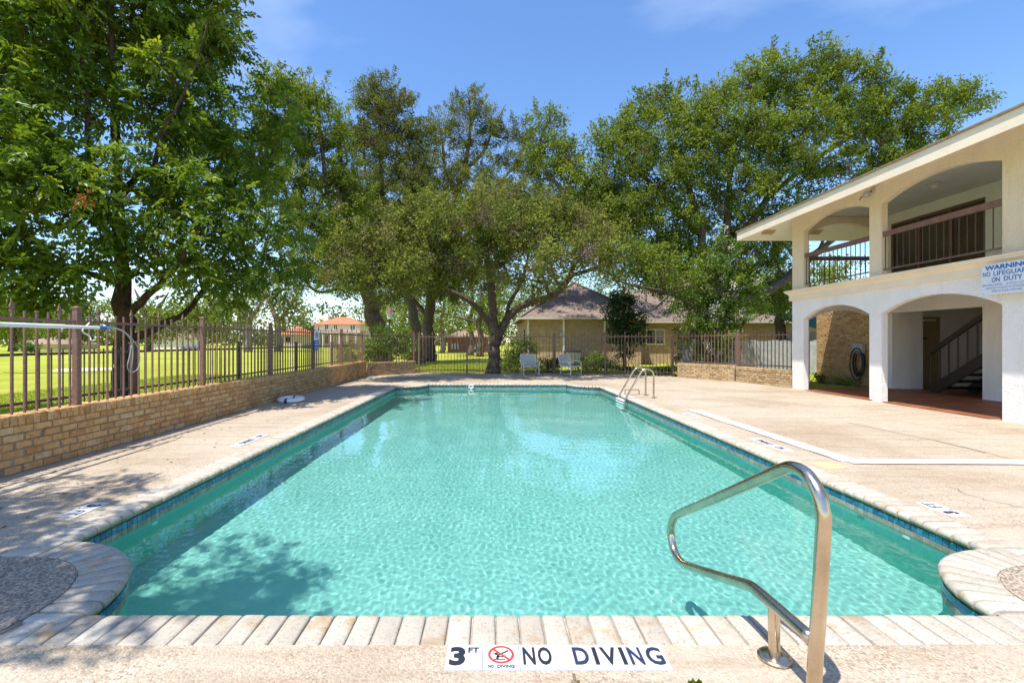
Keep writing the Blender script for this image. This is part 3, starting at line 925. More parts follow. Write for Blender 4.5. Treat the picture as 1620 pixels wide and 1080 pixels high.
FX = WX - 0.11
f1 = thing('iron_fence', (FX, 5, 0.56), 'brown iron picket fence with spear tips on top of the long brick wall', 'fence')
iron_fence(f1, [(FX, 3.0), (FX, 17.1)], 0.55, 1.505, 0.127, [(FX, y) for y in (3.04, 5.31, 7.62, 9.95, 12.3, 14.65, 17.0)], 'brown_steel', pw=0.017, post_h=1.655)
f2 = thing('iron_fence', (-5.02, 8, 0), 'lower dark iron fence on the lawn behind the brick wall fence', 'fence')
iron_fence(f2, [(-5.02, 3.25), (-5.02, 16.6)], 0.0, 1.14, 0.143, [(-5.02, y) for y in (3.9, 6.55, 9.3, 12.0, 14.7)], 'dark_steel', pw=0.012, low_rail=[0.62], post_h=1.25, post_w=0.07, spear=False)
f3 = thing('iron_fence', (-3.8, 18.2, 0), 'brown iron fence section above the corner brick wall, before the hedge', 'fence')
iron_fence(f3, [(FX, 17.15), (-3.15, 18.85)], 0.48, 1.50, 0.125, [(-3.15, 18.85)], 'brown_steel', low_rail=[0.60], post_w=0.07)
f4 = thing('iron_fence', (2, 18.8, 0), 'long brown iron fence with gate behind the two sling chairs', 'fence')
iron_fence(f4, [(-2.98, 18.95), (2.5, 18.75), (6.75, 17.45)], 0.0, 1.47, 0.125, [(-2.95, 18.95), (-1.0, 18.88), (0.0, 18.85), (2.5, 18.75), (4.4, 18.17), (6.75, 17.45)], 'brown_steel', low_rail=[0.13], post_w=0.07)
MB().box(-0.62, -0.54, 18.83, 18.87, 0.88, 1.02).build('gate_latch', 'dark_steel', f4)
f5 = thing('iron_fence', (7.6, 16.2, 0), 'brown iron fence behind the low planter wall and crape myrtle', 'fence')
iron_fence(f5, [(6.82, 17.35), (8.05, 15.3), (8.75, 13.2), (10.6, 15.6)], 0.0, 1.48, 0.125, [(8.05, 15.3), (8.75, 13.2), (9.7, 14.43)], 'brown_steel', low_rail=[0.55], post_w=0.07)

# ------------------------------------------------------------------ two-storey arcade building
BX = 8.25          # facade plane, faces -X
bld = thing('arcade_building', (BX, 12.8, 0), 'two-storey white and cream stucco building with arched porches beside the pool', 'building')
T = 0.13
OPEN = [(10.22, 12.38), (7.56, 9.90), (4.95, 7.20), (2.35, 4.55)]
YE = 12.84
def arch_notch(y0, y1, zs, rise, zb, n=18):
    """points from (y0, zb) up, over the segmental arch and down to (y1, zb)"""
    half = (y1 - y0) / 2; rad = (half * half + rise * rise) / (2 * rise); cy = (y0 + y1) / 2; cz = zs + rise - rad
    a = math.asin(half / rad)
    return [(y0, zb)] + [(cy + rad * math.sin(-a + 2 * a * i / n), cz + rad * math.cos(-a + 2 * a * i / n)) for i in range(n + 1)] + [(y1, zb)]
def arcade(y_lo, y_hi, opens, zb, zt, zs, rise):
    pts = [(y_hi, zt), (y_lo, zt), (y_lo, zb)]
    for (a, b) in sorted(opens):
        pts += arch_notch(a, b, zs, rise, zb)
    pts.append((y_hi, zb))
    return pts
fnX = lambda u, v_, w: (w, u, v_)
fnY = lambda u, v_, w: (u, w, v_)
lower = MB().plate(arcade(0.2, YE, OPEN, -0.02, 2.40, 1.88, 0.28), fnX, BX, BX + T).build('lower_arcade_wall', 'stucco_white', bld)
upper = MB().plate(arcade(0.2, YE, OPEN, 2.66, 4.665, 4.20, 0.235), fnX, BX, BX + T).build('upper_arcade_wall', 'stucco_cream', bld)
# white-painted lower part of the upper columns
EX0, EX1 = BX + T + 0.003, 10.95
MB().plate(arcade(EX0, EX1, [(8.62, 10.55)], -0.02, 2.40, 1.86, 0.27), fnY, YE - T, YE - 0.003).build('end_arcade_wall', 'stucco_white', bld)
MB().plate(arcade(EX0, EX1, [(8.62, 10.55)], 2.66, 4.665, 4.20, 0.30), fnY, YE - T, YE - 0.003).build('end_arcade_wall', 'stucco_cream', bld)
# cornice with a stepped profile, wraps the corner
def cornice(prof, mat):
    mb = MB()
    a = [(BX - p, 0.1, z) for p, z in prof]; b = [(BX - p, YE + p, z) for p, z in prof]; c_ = [(11.0, YE + p, z) for p, z in prof]
    m = len(prof)
    mb.add(a + b + c_, [(i, i + 1, m + i + 1, m + i) for i in range(m - 1)] + [(m + i, m + i + 1, 2 * m + i + 1, 2 * m + i) for i in range(m - 1)] + [tuple(range(m))])
    mb.build('cornice', mat, bld)
cornice([(-0.10, 2.385), (0.055, 2.385), (0.055, 2.53), (0.075, 2.545), (0.085, 2.575), (0.125, 2.59), (0.125, 2.625), (0.150, 2.635), (0.150, 2.664), (-0.20, 2.668)], 'trim_cream')
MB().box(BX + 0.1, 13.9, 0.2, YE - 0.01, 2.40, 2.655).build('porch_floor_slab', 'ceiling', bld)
# inner walls
IX = 10.70
MB().plate([(0.2, 0.0), (10.20, 0.0), (10.20, 2.04), (12.50, 2.04), (12.50, 0.0), (12.70, 0.0), (12.70, 2.40), (0.2, 2.40)], fnX, IX, IX + 0.15).build('inner_wall', 'stucco_white', bld)
MB().box(IX + 0.15, 11.52, 12.50, 12.62, 0, 2.40).build('hall_wall', 'stucco_white', bld)
MB().box(11.52, 14.0, 12.95, 13.05, 0, 2.40).build('hall_wall', 'stucco_white', bld)
MB().box(11.42, 11.52, 12.62, 12.95, 0, 2.40).build('hall_wall', 'stucco_white', bld)
MB().box(13.9, 14.0, 0.2, 12.95, 0, 2.40).build('hall_wall', 'stucco_white', bld)
MB().box(IX + 0.15, 13.9, 8.6, 8.7, 0, 2.40).build('hall_wall', 'stucco_white', bld)
# upper inner wall with a wide dark screened window
MB().plate([(0.2, 2.66), (12.68, 2.66), (12.68, 4.67), (0.2, 4.67)], fnX, IX, IX + 0.14, holes=[[(10.14, 2.72), (10.14, 4.42), (12.55, 4.42), (12.55, 2.72)]]).build('upper_inner_wall', 'trim_white', bld)
win = MB().box(IX + 0.06, IX + 0.08, 10.10, 12.60, 2.70, 4.45).build('window', 'dark_glass', bld)
wf = MB()
for y in (10.15, 10.95, 11.75, 12.53):
    wf.box(IX + 0.02, IX + 0.055, y - 0.025, y + 0.025, 2.72, 4.42)
wf.box(IX + 0.023, IX + 0.053, 10.14, 12.55, 2.72, 2.78); wf.box(IX + 0.023, IX + 0.053, 10.14, 12.55, 4.36, 4.42)
wf.build('frame', 'brown_wood', win)
MB().box(10.86, 14.0, 0.2, 12.68, 2.66, 4.67).build('upper_room_block', 'stucco_cream', bld)
# door in the hall
door = MB().bbox(11.62, 12.30, 12.915, 12.955, 0.02, 1.84, 0.004).build('door', 'yellow_door', bld)
df = MB().box(11.555, 11.615, 12.90, 12.949, 0.0, 1.90); df.box(12.305, 12.365, 12.90, 12.949, 0, 1.90); df.box(11.555, 12.365, 12.898, 12.949, 1.90, 1.955)
df.build('frame', 'yellow_door', door)
for x0, x1 in ((11.69, 11.92), (12.0, 12.23)):
    for z0, z1 in ((0.14, 0.72), (0.84, 1.30), (1.42, 1.72)):
        MB().bbox(x0, x1, 12.905, 12.916, z0, z1, 0.008).build('panel', 'yellow_door', door)
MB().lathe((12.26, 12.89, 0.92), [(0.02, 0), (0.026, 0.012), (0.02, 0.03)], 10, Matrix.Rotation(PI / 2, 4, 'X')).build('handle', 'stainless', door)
MB().box(11.86, 12.02, 12.90, 12.912, 1.345, 1.385).build('name_plate', 'black_rubber', door)
# stair climbing towards the camera along the inner wall
stair = thing('stair_tmp', (10.9, 11.5, 0), '', '')
for k_ in ('label', 'category'):
    if k_ in stair: del stair[k_]
stair.name = 'staircase'; PINV['staircase'] = PINV['stair_tmp']
stair.parent = bld; stair.matrix_parent_inverse = PINV[bld.name]
rise_, run_ = 0.178, 0.255
SY, SX = 11.55, 10.93
for x in (SX, SX + 0.95):
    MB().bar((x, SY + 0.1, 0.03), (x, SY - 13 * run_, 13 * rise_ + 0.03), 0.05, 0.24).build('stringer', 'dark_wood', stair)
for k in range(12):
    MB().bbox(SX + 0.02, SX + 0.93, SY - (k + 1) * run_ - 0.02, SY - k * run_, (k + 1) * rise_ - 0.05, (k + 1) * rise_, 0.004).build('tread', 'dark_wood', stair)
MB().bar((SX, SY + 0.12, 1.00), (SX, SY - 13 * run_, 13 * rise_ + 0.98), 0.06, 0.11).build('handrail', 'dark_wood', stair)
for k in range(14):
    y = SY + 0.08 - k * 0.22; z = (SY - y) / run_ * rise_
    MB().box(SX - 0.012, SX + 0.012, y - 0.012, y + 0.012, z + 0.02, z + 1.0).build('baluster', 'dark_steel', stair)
# terracotta loggia floor, one tile at a time
lf = tag(MB().box(BX + 0.02, IX + 0.1, 0.2, YE - 0.02, -0.05, 0.004).build('loggia_floor', 'mortar', None), kind='structure')
tm = MB().bbox(-0.146, 0.146, -0.146, 0.146, 0, 0.014, 0.003).mesh('tile', 'terracotta')
xx = BX - 0.05
for i in range(9):
    for j in range(30):
        y = YE + 0.01 - 0.15 - j * 0.302
        x = xx + 0.15 + i * 0.302
        if any(a + 0.02 < y < b - 0.02 for a, b in OPEN) is False and x < BX + T + 0.17:
            continue
        link('tile', tm, lf, TRS((x, y, 0.004 + random.uniform(0, 0.002)), 0))
MB().box(IX + 0.15, 13.9, 8.7, 12.95, -0.05, 0.012).build('hall_floor', 'terracotta', lf)
# brick core beyond the loggia, bricks on the side that faces the pool
core = thing('brick_annex', (11.5, 14, 0), 'single-storey buff brick annex wall seen through the far arch', 'building')
brick_run(core, (IX, 12.72), (IX, 15.42), 2.46, 'brick', 1, rowlock=False)
brick_run(core, (IX + 0.02, 15.425), (13.8, 15.425), 2.46, 'brick', 1, rowlock=False, limit=0)
MB().box(IX + 0.2, 13.8, 12.72, 15.2, 2.40, 2.50).build('roof', 'roof_tan', core)
# upper railings
rail_root = []
def railing(a, b):
    a = Vector(a); b = Vector(b); d = (b - a).normalized(); L_ = (b - a).length
    r_ = MB().bar(a + Vector((0, 0, 3.545)), b + Vector((0, 0, 3.545)), 0.05, 0.105).build('railing', 'brown_wood', bld)
    MB().bar(a + Vector((0, 0, 2.80)), b + Vector((0, 0, 2.80)), 0.03, 0.028).build('bottom_rail', 'brown_steel', r_)
    n2 = int(L_ / 0.135)
    for i in range(n2):
        p = a + d * ((i + 0.5) * L_ / n2)
        MB().box(p.x - .006, p.x + .006, p.y - .006, p.y + .006, 2.80, 3.50).build('baluster', 'dark_steel', r_)
for (a, b) in OPEN:
    railing((BX + 0.05, a - 0.03, 0), (BX + 0.05, b + 0.03, 0))
railing((8.60, YE - 0.06, 0), (10.57, YE - 0.06, 0))
# roof: hip with sloping soffit, fascia and shingle edge
EVX, EVY, FZ0, FZ1 = 7.30, 13.93, 4.27, 4.515
SL = 0.40
RX1, RY0 = 16.2, -3.0
def hipped(mb, z, inset=0.0, top_extra=0.0, flip=False):
    x0, x1, y0, y1 = EVX + inset, RX1 - inset, RY0 + inset, EVY - inset
    hw = (x1 - x0) / 2; rz = z + SL * hw
    mb.add([(x0, y0, z), (x1, y0, z), (x1, y1, z), (x0, y1, z), (x0 + hw, y0 + hw, rz), (x0 + hw, y1 - hw, rz)],
           [(0, 3, 5, 4), (3, 2, 5), (2, 1, 4, 5), (1, 0, 4)])
roof_mb = MB(); hipped(roof_mb, FZ1 + 0.03)
roof = roof_mb.build('roof', 'shingle', bld)
# soffit follows the rafters up to the walls
so_ = MB(); zi = FZ0 + 0.005
def soff(x0, y0, x1, y1, z0, z1):
    pass
x0, y1 = EVX + 0.02, EVY - 0.02
zin = FZ0 + SL * (BX - EVX)
so_.add([(x0, RY0, zi), (BX + 0.001, RY0, zin), (BX + 0.001, YE - 0.001, zin), (x0, y1, zi)], [(0, 1, 2, 3)])
so_.add([(x0, y1, zi), (BX + 0.001, YE - 0.001, zin), (16.0, YE - 0.001, zin), (16.0, y1, zi)], [(0, 1, 2, 3)])
so_.build('soffit', 'trim_white', roof)
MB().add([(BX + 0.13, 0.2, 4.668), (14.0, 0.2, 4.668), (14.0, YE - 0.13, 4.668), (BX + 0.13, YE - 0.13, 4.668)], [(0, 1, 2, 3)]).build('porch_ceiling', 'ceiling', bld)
fa = MB()
fa.box(EVX, EVX + 0.03, RY0, EVY, FZ0, FZ1); fa.box(EVX + 0.03, RX1, EVY - 0.03, EVY - 0.002, FZ0, FZ1)
fa.build('fascia', 'trim_cream', roof)
ed = MB(); ed.box(EVX - 0.03, EVX + 0.05, RY0, EVY + 0.03, FZ1 + 0.002, FZ1 + 0.034); ed.box(EVX + 0.05, RX1, EVY - 0.05, EVY + 0.028, FZ1 + 0.002, FZ1 + 0.034)
ed.build('shingle_edge', 'shingle_edge', roof)
for (x, y) in ((7.95, 13.45), (9.3, 13.45)):
    vb = MB(); z = FZ0 + SL * (EVY - y) * 1.0
    for k in range(4):
        vb.box(x - 0.17, x + 0.17, y - 0.09 + k * 0.05, y - 0.065 + k * 0.05, z - 0.035 - SL * k * 0.05 + 0.0, z - 0.012 - SL * k * 0.05)
    vb.build('soffit_vent', 'lid', roof)
# round ceiling lamp under the porch ceiling
cl = thing('ceiling_lamp', (9.5, 10.04, 4.66), 'small round lamp fixture on the upper porch ceiling', 'lamp')
MB().lathe((9.5, 10.04, 4.60), [(0.10, 0.064), (0.12, 0.05), (0.11, 0.02), (0.05, 0.0)], 16).build('housing', 'gutter', cl)
MB().lathe((9.5, 10.04, 4.575), [(0.055, 0.03), (0.05, 0.008), (0.02, 0.0)], 12).build('lens', 'white_plastic', cl)
# floodlight on the facade
fl = thing('floodlight', (BX - 0.02, 10.12, 4.50), 'small round floodlight on a bent arm under the eaves', 'lamp')
MB().lathe((BX - 0.002, 10.12, 4.53), [(0.055, 0), (0.055, 0.02), (0.03, 0.03)], 14, Matrix.Rotation(-PI / 2, 4, 'Y')).build('mount', 'lid', fl)
MB().tube(catmull([(BX - 0.03, 10.12, 4.53), (BX - 0.10, 10.16, 4.50), (BX - 0.13, 10.22, 4.47), (BX - 0.14, 10.32, 4.40)], 4), 0.012, 8).build('arm', 'dark_steel', fl)
MB().lathe((BX - 0.13, 10.13, 4.45), [(0.03, 0.10), (0.06, 0.06), (0.072, 0.0), (0.062, -0.004)], 16, Matrix.Rotation(R(70), 4, 'X') @ Matrix.Rotation(R(-40), 4, 'Y')).build('lamp_head', 'grey_plastic', fl)
# warning sign on the corner of the arcade
SGX, SY0, SY1, SZ0, SZ1 = 8.055, 6.94, 7.70, 2.035, 2.525
sg = thing('warning_sign', (SGX, 7.4, 2.3), 'white enamel lifeguard warning sign with blue lettering on the arcade wall', 'sign')
MB().bbox(SGX, SGX + 0.012, SY0, SY1, SZ0, SZ1, 0.003).build('panel', 'sign_white', sg)
for y in (SY0 + 0.03, SY1 - 0.03):
    MB().box(SGX + 0.012, BX, y - 0.012, y + 0.012, SZ0 + 0.05, SZ0 + 0.08).build('bracket', 'gutter', sg)
    for z in (SZ0 + 0.02, SZ1 - 0.02):
        MB().lathe((SGX, y, z), [(0.008, 0), (0.006, 0.004)], 8, Matrix.Rotation(-PI / 2, 4, 'Y')).build('screw', 'grey_plastic', sg)
SM = Matrix(((0, 0, -1, 0), (-1, 0, 0, 0), (0, 1, 0, 0), (0, 0, 0, 1)))   # text x -> -Y, text y -> +Z, faces -X
def sign_text(s, y, z, size, mat, bold, width, name='lettering'):
    me = text_mesh(name, s, size, mat, bold, 1.0)
    xs_ = [q.co.x for q in me.vertices]
    k_ = width / (max(xs_) - min(xs_))
    me.transform(Matrix.Diagonal((k_, 1, 1, 1)))
    return link(name, me, sg, Matrix.Translation((SGX - 0.002, y, z)) @ SM)
yc = (SY0 + SY1) / 2
sign_text('WARNING', yc, 2.462, 0.098, 'sign_blue', 0.0035, 0.63)
sign_text('NO', yc + 0.293, 2.364, 0.104, 'sign_blue', 0.001, 0.115)
sign_text('LIFEGUARD', yc - 0.080, 2.364, 0.104, 'sign_blue', 0.001, 0.54)
sign_text('ON', yc + 0.155, 2.265, 0.104, 'sign_blue', 0.0015, 0.12)
sign_text('DUTY', yc - 0.088, 2.265, 0.104, 'sign_blue', 0.0015, 0.255)
sign_text('PERSONS UNDER     SHOULD NOT SWIM', yc, 2.186, 0.048, 'sign_faded', 0.0, 0.73)
sign_text('WITHOUT AN ADULT IN ATTENDANCE', yc, 2.134, 0.048, 'sign_faded', 0.0, 0.60)
sign_text('SWIM AT YOUR OWN RISK', yc, 2.082, 0.048, 'sign_faded', 0.0, 0.44)
# hose on its hanger on the annex wall
hz = thing('garden_hose', (IX - 0.1, 13.45, 0.9), 'coiled black garden hose hanging on the brick annex wall', 'hose')
MB().bbox(IX - 0.16, IX - 0.008, 13.35, 13.72, 0.92, 1.22, 0.03).build('hanger', 'grey_plastic', hz)
for k in range(7):
    rr = random.uniform(0.24, 0.36)
    cy = 13.52 + random.uniform(-0.04, 0.04); cz = 0.70 - rr * 0.55 + random.uniform(-.04, .04) + 0.12
    MB().tube([(IX - 0.05 - 0.022 * k, cy + rr * 0.75 * math.cos(2 * PI * j / 24), cz + rr * 1.35 * math.sin(2 * PI * j / 24)) for j in range(25)], 0.016, 6).build('coil', 'black_rubber', hz, True)

# ------------------------------------------------------------------ pool hand rail
HX = 1.135
hr = thing('pool_handrail', (HX, 1.75, 0), 'stainless steel stair handrail bolted to the near pool edge', 'handrail')
path = catmull([(HX, 1.650, 0.0), (HX, 1.646, 0.10), (HX, 1.628, 0.30), (HX, 1.612, 0.50), (HX, 1.600, 0.66)], 3)
path += catmull([(HX, 1.602, 0.69), (HX, 1.628, 0.755), (HX, 1.690, 0.802), (HX, 1.775, 0.803), (HX, 1.86, 0.765)], 5)
path += catmull([(HX, 1.90, 0.742), (HX, 2.40, 0.470), (HX, 2.82, 0.245), (HX, 2.905, 0.19), (HX, 2.955, 0.12), (HX, 2.962, 0.06), (HX, 2.925, -0.01), (HX, 2.85, -0.042), (HX, 2.76, -0.035)], 4)
path += catmull([(HX, 2.60, 0.018), (HX, 2.30, 0.122), (HX, 2.12, 0.186), (HX, 2.05, 0.208), (HX, 1.98, 0.216), (HX, 1.80, 0.222), (HX, 1.655, 0.226)], 4)
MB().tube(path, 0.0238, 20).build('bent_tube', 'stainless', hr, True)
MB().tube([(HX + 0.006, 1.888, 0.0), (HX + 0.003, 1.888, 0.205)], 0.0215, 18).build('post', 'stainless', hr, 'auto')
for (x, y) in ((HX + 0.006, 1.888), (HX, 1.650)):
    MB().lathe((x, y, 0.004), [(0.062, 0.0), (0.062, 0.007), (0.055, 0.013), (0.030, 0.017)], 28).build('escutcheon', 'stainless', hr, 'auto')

# ladder on the far right side
ld = thing('pool_ladder', (3.3, 10.85, 0), 'stainless pool ladder with two curved rails and white treads', 'ladder')
for y in (10.57, 11.12):
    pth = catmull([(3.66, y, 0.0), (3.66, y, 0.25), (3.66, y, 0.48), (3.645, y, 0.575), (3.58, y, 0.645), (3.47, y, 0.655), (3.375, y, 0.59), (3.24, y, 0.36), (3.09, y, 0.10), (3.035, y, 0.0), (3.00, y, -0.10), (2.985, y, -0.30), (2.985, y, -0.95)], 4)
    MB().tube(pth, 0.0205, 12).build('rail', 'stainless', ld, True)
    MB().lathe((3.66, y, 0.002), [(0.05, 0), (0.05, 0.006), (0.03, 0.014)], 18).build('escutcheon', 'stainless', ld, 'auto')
for z in (-0.06, -0.115, -0.30, -0.55, -0.80):
    t_ = MB().bbox(2.94, 3.03, 10.58, 11.11, z - 0.014, z + 0.012, 0.005).build('tread', 'white_plastic', ld)
    if z < -0.14: t_.cycles.is_caustics_receiver = True
gb = thing('bent_pipe', (3.4, 11.3, 0), 'short thin bent pipe standing on the deck behind the ladder', 'pipe')
MB().tube(catmull([(3.22, 11.30, 0.0), (3.22, 11.30, 0.10), (3.24, 11.30, 0.115), (3.52, 11.30, 0.115), (3.555, 11.30, 0.10), (3.56, 11.30, 0.0)], 3), 0.010, 8).build('pipe', 'brown_steel', gb, True)
rp = thing('rope_anchor', (-0.62, PF - 0.02, -0.05), 'small white ring fitting on the far pool edge', 'fitting')
MB().tube([(-0.62 + 0.06 * math.cos(a * PI / 8), PF - 0.03, -0.075 + 0.06 * math.sin(a * PI / 8)) for a in range(17)], 0.014, 6).build('ring', 'white_plastic', rp, True)
MB().bbox(-0.70, -0.54, PF - 0.02, PF - 0.003, -0.13, -0.04, 0.003).build('plate', 'tile_white', rp)

# ------------------------------------------------------------------ depth markers
def marker(name, label, n, rotz, center, texts, no_dive=None, sz=0.150):
    """a row of n square tiles; local x along the text, local y up the text"""
    root = thing(name, (*center, 0.0), label, 'depth marker')
    M0 = TRS((*center, 0.0), rotz)
    tm_ = MB().bbox(-sz / 2 + 0.0014, sz / 2 - 0.0014, -sz / 2, sz / 2, 0.0, 0.0065, 0.0008).mesh('tile', 'tile_white')
    for i in range(n):
        link('tile', tm_, root, M0 @ Matrix.Translation(((i - (n - 1) / 2) * sz, 0, 0)))
    for (s_, x, y, size, bold, sx, mat) in texts:
        me = text_mesh('lettering', s_, size, mat, bold, 1.0 if sx < 0 else sx)
        if sx < 0:                        # fit to a width
            xs_ = [q.co.x for q in me.vertices]
            me.transform(Matrix.Diagonal((-sx / (max(xs_) - min(xs_)), 1, 1, 1)) @ Matrix.Translation((-(max(xs_) + min(xs_)) / 2, 0, 0)))
        o_ = link('lettering', me, root, M0 @ Matrix.Translation((x, y, 0.0078)))
        if len(s_) > 1: tag(o_, kind='stuff')
    if no_dive is not None:
        c_ = Vector((no_dive, 0.012, 0.0))
        rg = MB(); k = 36; ri, ro = 0.043, 0.053
        rg.add([(c_.x + r_ * math.cos(2 * PI * j / k), c_.y + r_ * math.sin(2 * PI * j / k), 0.0082) for r_ in (ri, ro) for j in range(k)], [(j, (j + 1) % k, k + (j + 1) % k, k + j) for j in range(k)])
        link('ring', rg.mesh('ring', 'red'), root, M0)
        link('slash', MB().obox(Matrix.Translation((c_.x, c_.y, 0.0086)) @ Matrix.Rotation(R(-45), 4, 'Z'), 0.090, 0.009, 0.0004).mesh('slash', 'red'), root, M0)
        dv = MB()   # the diver pictogram
        for (a, b, w) in (((-0.012, -0.004), (0.030, 0.024), 0.007), ((-0.012, -0.004), (-0.016, -0.026), 0.010), ((-0.016, -0.012), (0.008, -0.014), 0.005), ((-0.030, -0.030), (0.016, -0.030), 0.004), ((-0.036, 0.006), (-0.016, 0.008), 0.002), ((0.012, -0.004), (0.036, -0.002), 0.002)):
            dv.bar((c_.x + a[0], c_.y + a[1], 0.0076), (c_.x + b[0], c_.y + b[1], 0.0076), w, 0.0006)
        dv.lathe((c_.x - 0.020, c_.y + 0.004, 0.0074), [(0.007, 0), (0.007, 0.0006)], 12)
        link('pictogram', dv.mesh('pictogram', 'ink'), root, M0)
    return root
S_ = 0.1485
mx0 = -0.185 + 3 * S_
marker('depth_marker', 'white tile row reading 3 FT NO DIVING along the near pool edge', 6, 0.0, (mx0, 1.893),
       [('3', -2.688 * S_, -0.003, 0.142, 0.006, -0.064, 'ink'), ('FT', -2.254 * S_, 0.037, 0.043, 0.0012, -0.045, 'ink'), ('NO', -1.5 * S_ - 0.0405, -0.058, 0.0225, 0.0006, -0.023, 'ink'), ('DIVING', -1.5 * S_ + 0.018, -0.058, 0.0225, 0.0006, -0.068, 'ink')] +
       [(ch_, x_ * S_, -0.002, 0.142, 0.0035, -w_, m_) for ch_, x_, w_, m_ in (('N', -0.739, 0.050, 'ink'), ('O', -0.31, 0.056, 'ink'), ('D', 0.683, 0.062, 'ink_blue'), ('I', 1.08, 0.0165, 'ink'), ('V', 1.452, 0.064, 'ink'), ('I', 1.825, 0.0165, 'ink'), ('N', 2.175, 0.052, 'ink_blue'), ('G', 2.688, 0.066, 'ink_blue'))], no_dive=-1.5 * S_, sz=S_)
marker('depth_marker', 'white 3 FT depth tiles in the deck on the shaded side of the pool', 2, -PI / 2, (-3.10, 3.56),
       [('3', -0.072, 0.004, 0.125, 0.007, 0.86, 'ink'), ('FT', 0.078, 0.0, 0.115, 0.001, 0.85, 'ink'), ('FT', -0.012, -0.055, 0.025, 0.0, 1.0, 'ink')])
marker('depth_marker', 'white 3 FT depth tiles in the deck on the sunny side near the round corner', 2, PI / 2, (3.43, 3.56),
       [('3', -0.072, 0.004, 0.125, 0.007, 0.86, 'ink'), ('FT', 0.078, 0.0, 0.115, 0.001, 0.85, 'ink'), ('FT', -0.012, -0.055, 0.025, 0.0, 1.0, 'ink')])
marker('depth_marker', 'worn NO DIVING tile row in the deck near the brick wall', 5, -PI / 2, (-3.13, 6.07),
       [('NO', -0.225, 0, 0.12, 0.002, 0.7, 'ink'), ('DIVING', 0.10, 0, 0.12, 0.002, 0.7, 'ink')])
marker('depth_marker', 'worn NO DIVING tile row beside the white repair strip', 5, PI / 2, (3.46, 5.83),
       [('NO', -0.225, 0, 0.12, 0.002, 0.7, 'ink'), ('DIVING', 0.10, 0, 0.12, 0.002, 0.7, 'ink')])
marker('depth_marker', 'small pale marker tiles in the deck beyond the white strip', 3, PI / 2, (3.44, 8.1),
       [('5', -0.13, 0, 0.12, 0.004, 0.8, 'ink'), ('FT', 0.05, 0, 0.12, 0.001, 0.8, 'ink')])

# life ring lying on the deck
lr = thing('life_ring', (-4.27, 9.95, 0), 'white life ring with purple bands lying beside the brick wall', 'life ring')
def torus_part(a0, a1, Rm, rx, rz_, n, m=14, z=0.0):
    mb = MB(); vs = []
    for i in range(n + 1):
        a = a0 + (a1 - a0) * i / n
        for k in range(m):
            b = 2 * PI * k / m
            rr = Rm + rx * math.cos(b)
            vs.append((rr * math.cos(a), rr * math.sin(a), z + rz_ * math.sin(b)))
    mb.add(vs, [(i * m + k, i * m + (k + 1) % m, (i + 1) * m + (k + 1) % m, (i + 1) * m + k) for i in range(n) for k in range(m)])
    return mb
LM = Matrix.Translation((-4.27, 9.95, 0.052)) @ Matrix.Rotation(R(3), 4, 'X')
link('ring', torus_part(0, 2 * PI, 0.205, 0.075, 0.050, 40).mesh('ring', 'white_plastic', True), lr, LM)
for k in range(2):
    a = R(-90 + 180 * k)
    link('band', torus_part(a - 0.11, a + 0.11, 0.205, 0.079, 0.054, 4).mesh('band', 'purple', True), lr, LM)

# telescopic pole with a rescue hook, hung on the fence
pl_ = thing('rescue_pole', (-4.52, 4.5, 1.43), 'long white telescopic pole with wire rescue hook hung along the fence', 'pole')
MB().tube([(-4.52, 1.9, 1.432), (-4.52, 4.95, 1.437)], 0.0225, 12).build('outer_tube', 'white_plastic', pl_, 'auto')
MB().tube([(-4.52, 4.93, 1.437), (-4.52, 5.40, 1.438)], 0.018, 12).build('inner_tube', 'white_plastic', pl_, 'auto')
MB().tube([(-4.52, 5.38, 1.438), (-4.52, 5.56, 1.437)], 0.020, 12).build('tip', 'blue_plastic', pl_, 'auto')
def q5(x, y, X=-4.52):
    px, py = x / 3.6, 380 + y / 3.6
    Yd = FOC * (-X) / (CX - px)
    return Vector((X, Yd, CAM_H - (py - CY) * Yd / FOC))
for off, pts in ((0.0, [(612, 497), (660, 500), (705, 518), (750, 560), (785, 610), (797, 670), (788, 725), (760, 750), (735, 742), (725, 715), (738, 660), (748, 600)]),
                 (0.02, [(612, 499), (665, 506), (715, 530), (748, 575), (757, 640), (752, 700), (742, 740)])):
    MB().tube(catmull([q5(x, y, -4.52 + off) for x, y in pts], 4), 0.005, 7).build('hook', 'grey_plastic', pl_, True)
hk = thing('wall_hook', (-4.66, 5.31, 1.3), 'white metal hook on the fence post below the pole', 'hook')
MB().tube(catmull([q5(510, 470, -4.60), (-4.60, q5(510, 500).y, 1.40), q5(508, 545, -4.60), q5(520, 570, -4.57), q5(540, 566, -4.54), q5(545, 548, -4.52)], 4), 0.008, 7).build('hook', 'white_plastic', hk, True)

# small white and blue notice on the fence post
ns = thing('notice_sign', (-4.64, 12.4, 1.2), 'small white notice above a blue notice on the fence', 'sign')
MB().bbox(-4.652, -4.642, 12.24, 12.57, 1.32, 1.555, 0.002).build('upper_panel', 'sign_white', ns)
MB().bbox(-4.652, -4.642, 12.24, 12.57, 1.06, 1.31, 0.002).build('lower_panel', 'blue_plastic', ns)
rg = MB(); k = 20
rg.add([(-4.639, 12.405 + r_ * math.cos(2 * PI * j / k), 1.45 + r_ * math.sin(2 * PI * j / k)) for r_ in (0.055, 0.075) for j in range(k)], [(j, (j + 1) % k, k + (j + 1) % k, k + j) for j in range(k)])
rg.bar((-4.639, 12.36, 1.49), (-4.639, 12.45, 1.41), 0.012, 0.012)
rg.build('symbol', 'ink', ns)
for z, w in ((1.26, 0.10), (1.20, 0.13), (1.115, 0.11)):
    MB().box(-4.641, -4.640, 12.405 - w, 12.405 + w, z - 0.012, z + 0.012).build('print_line', 'sign_white', ns)

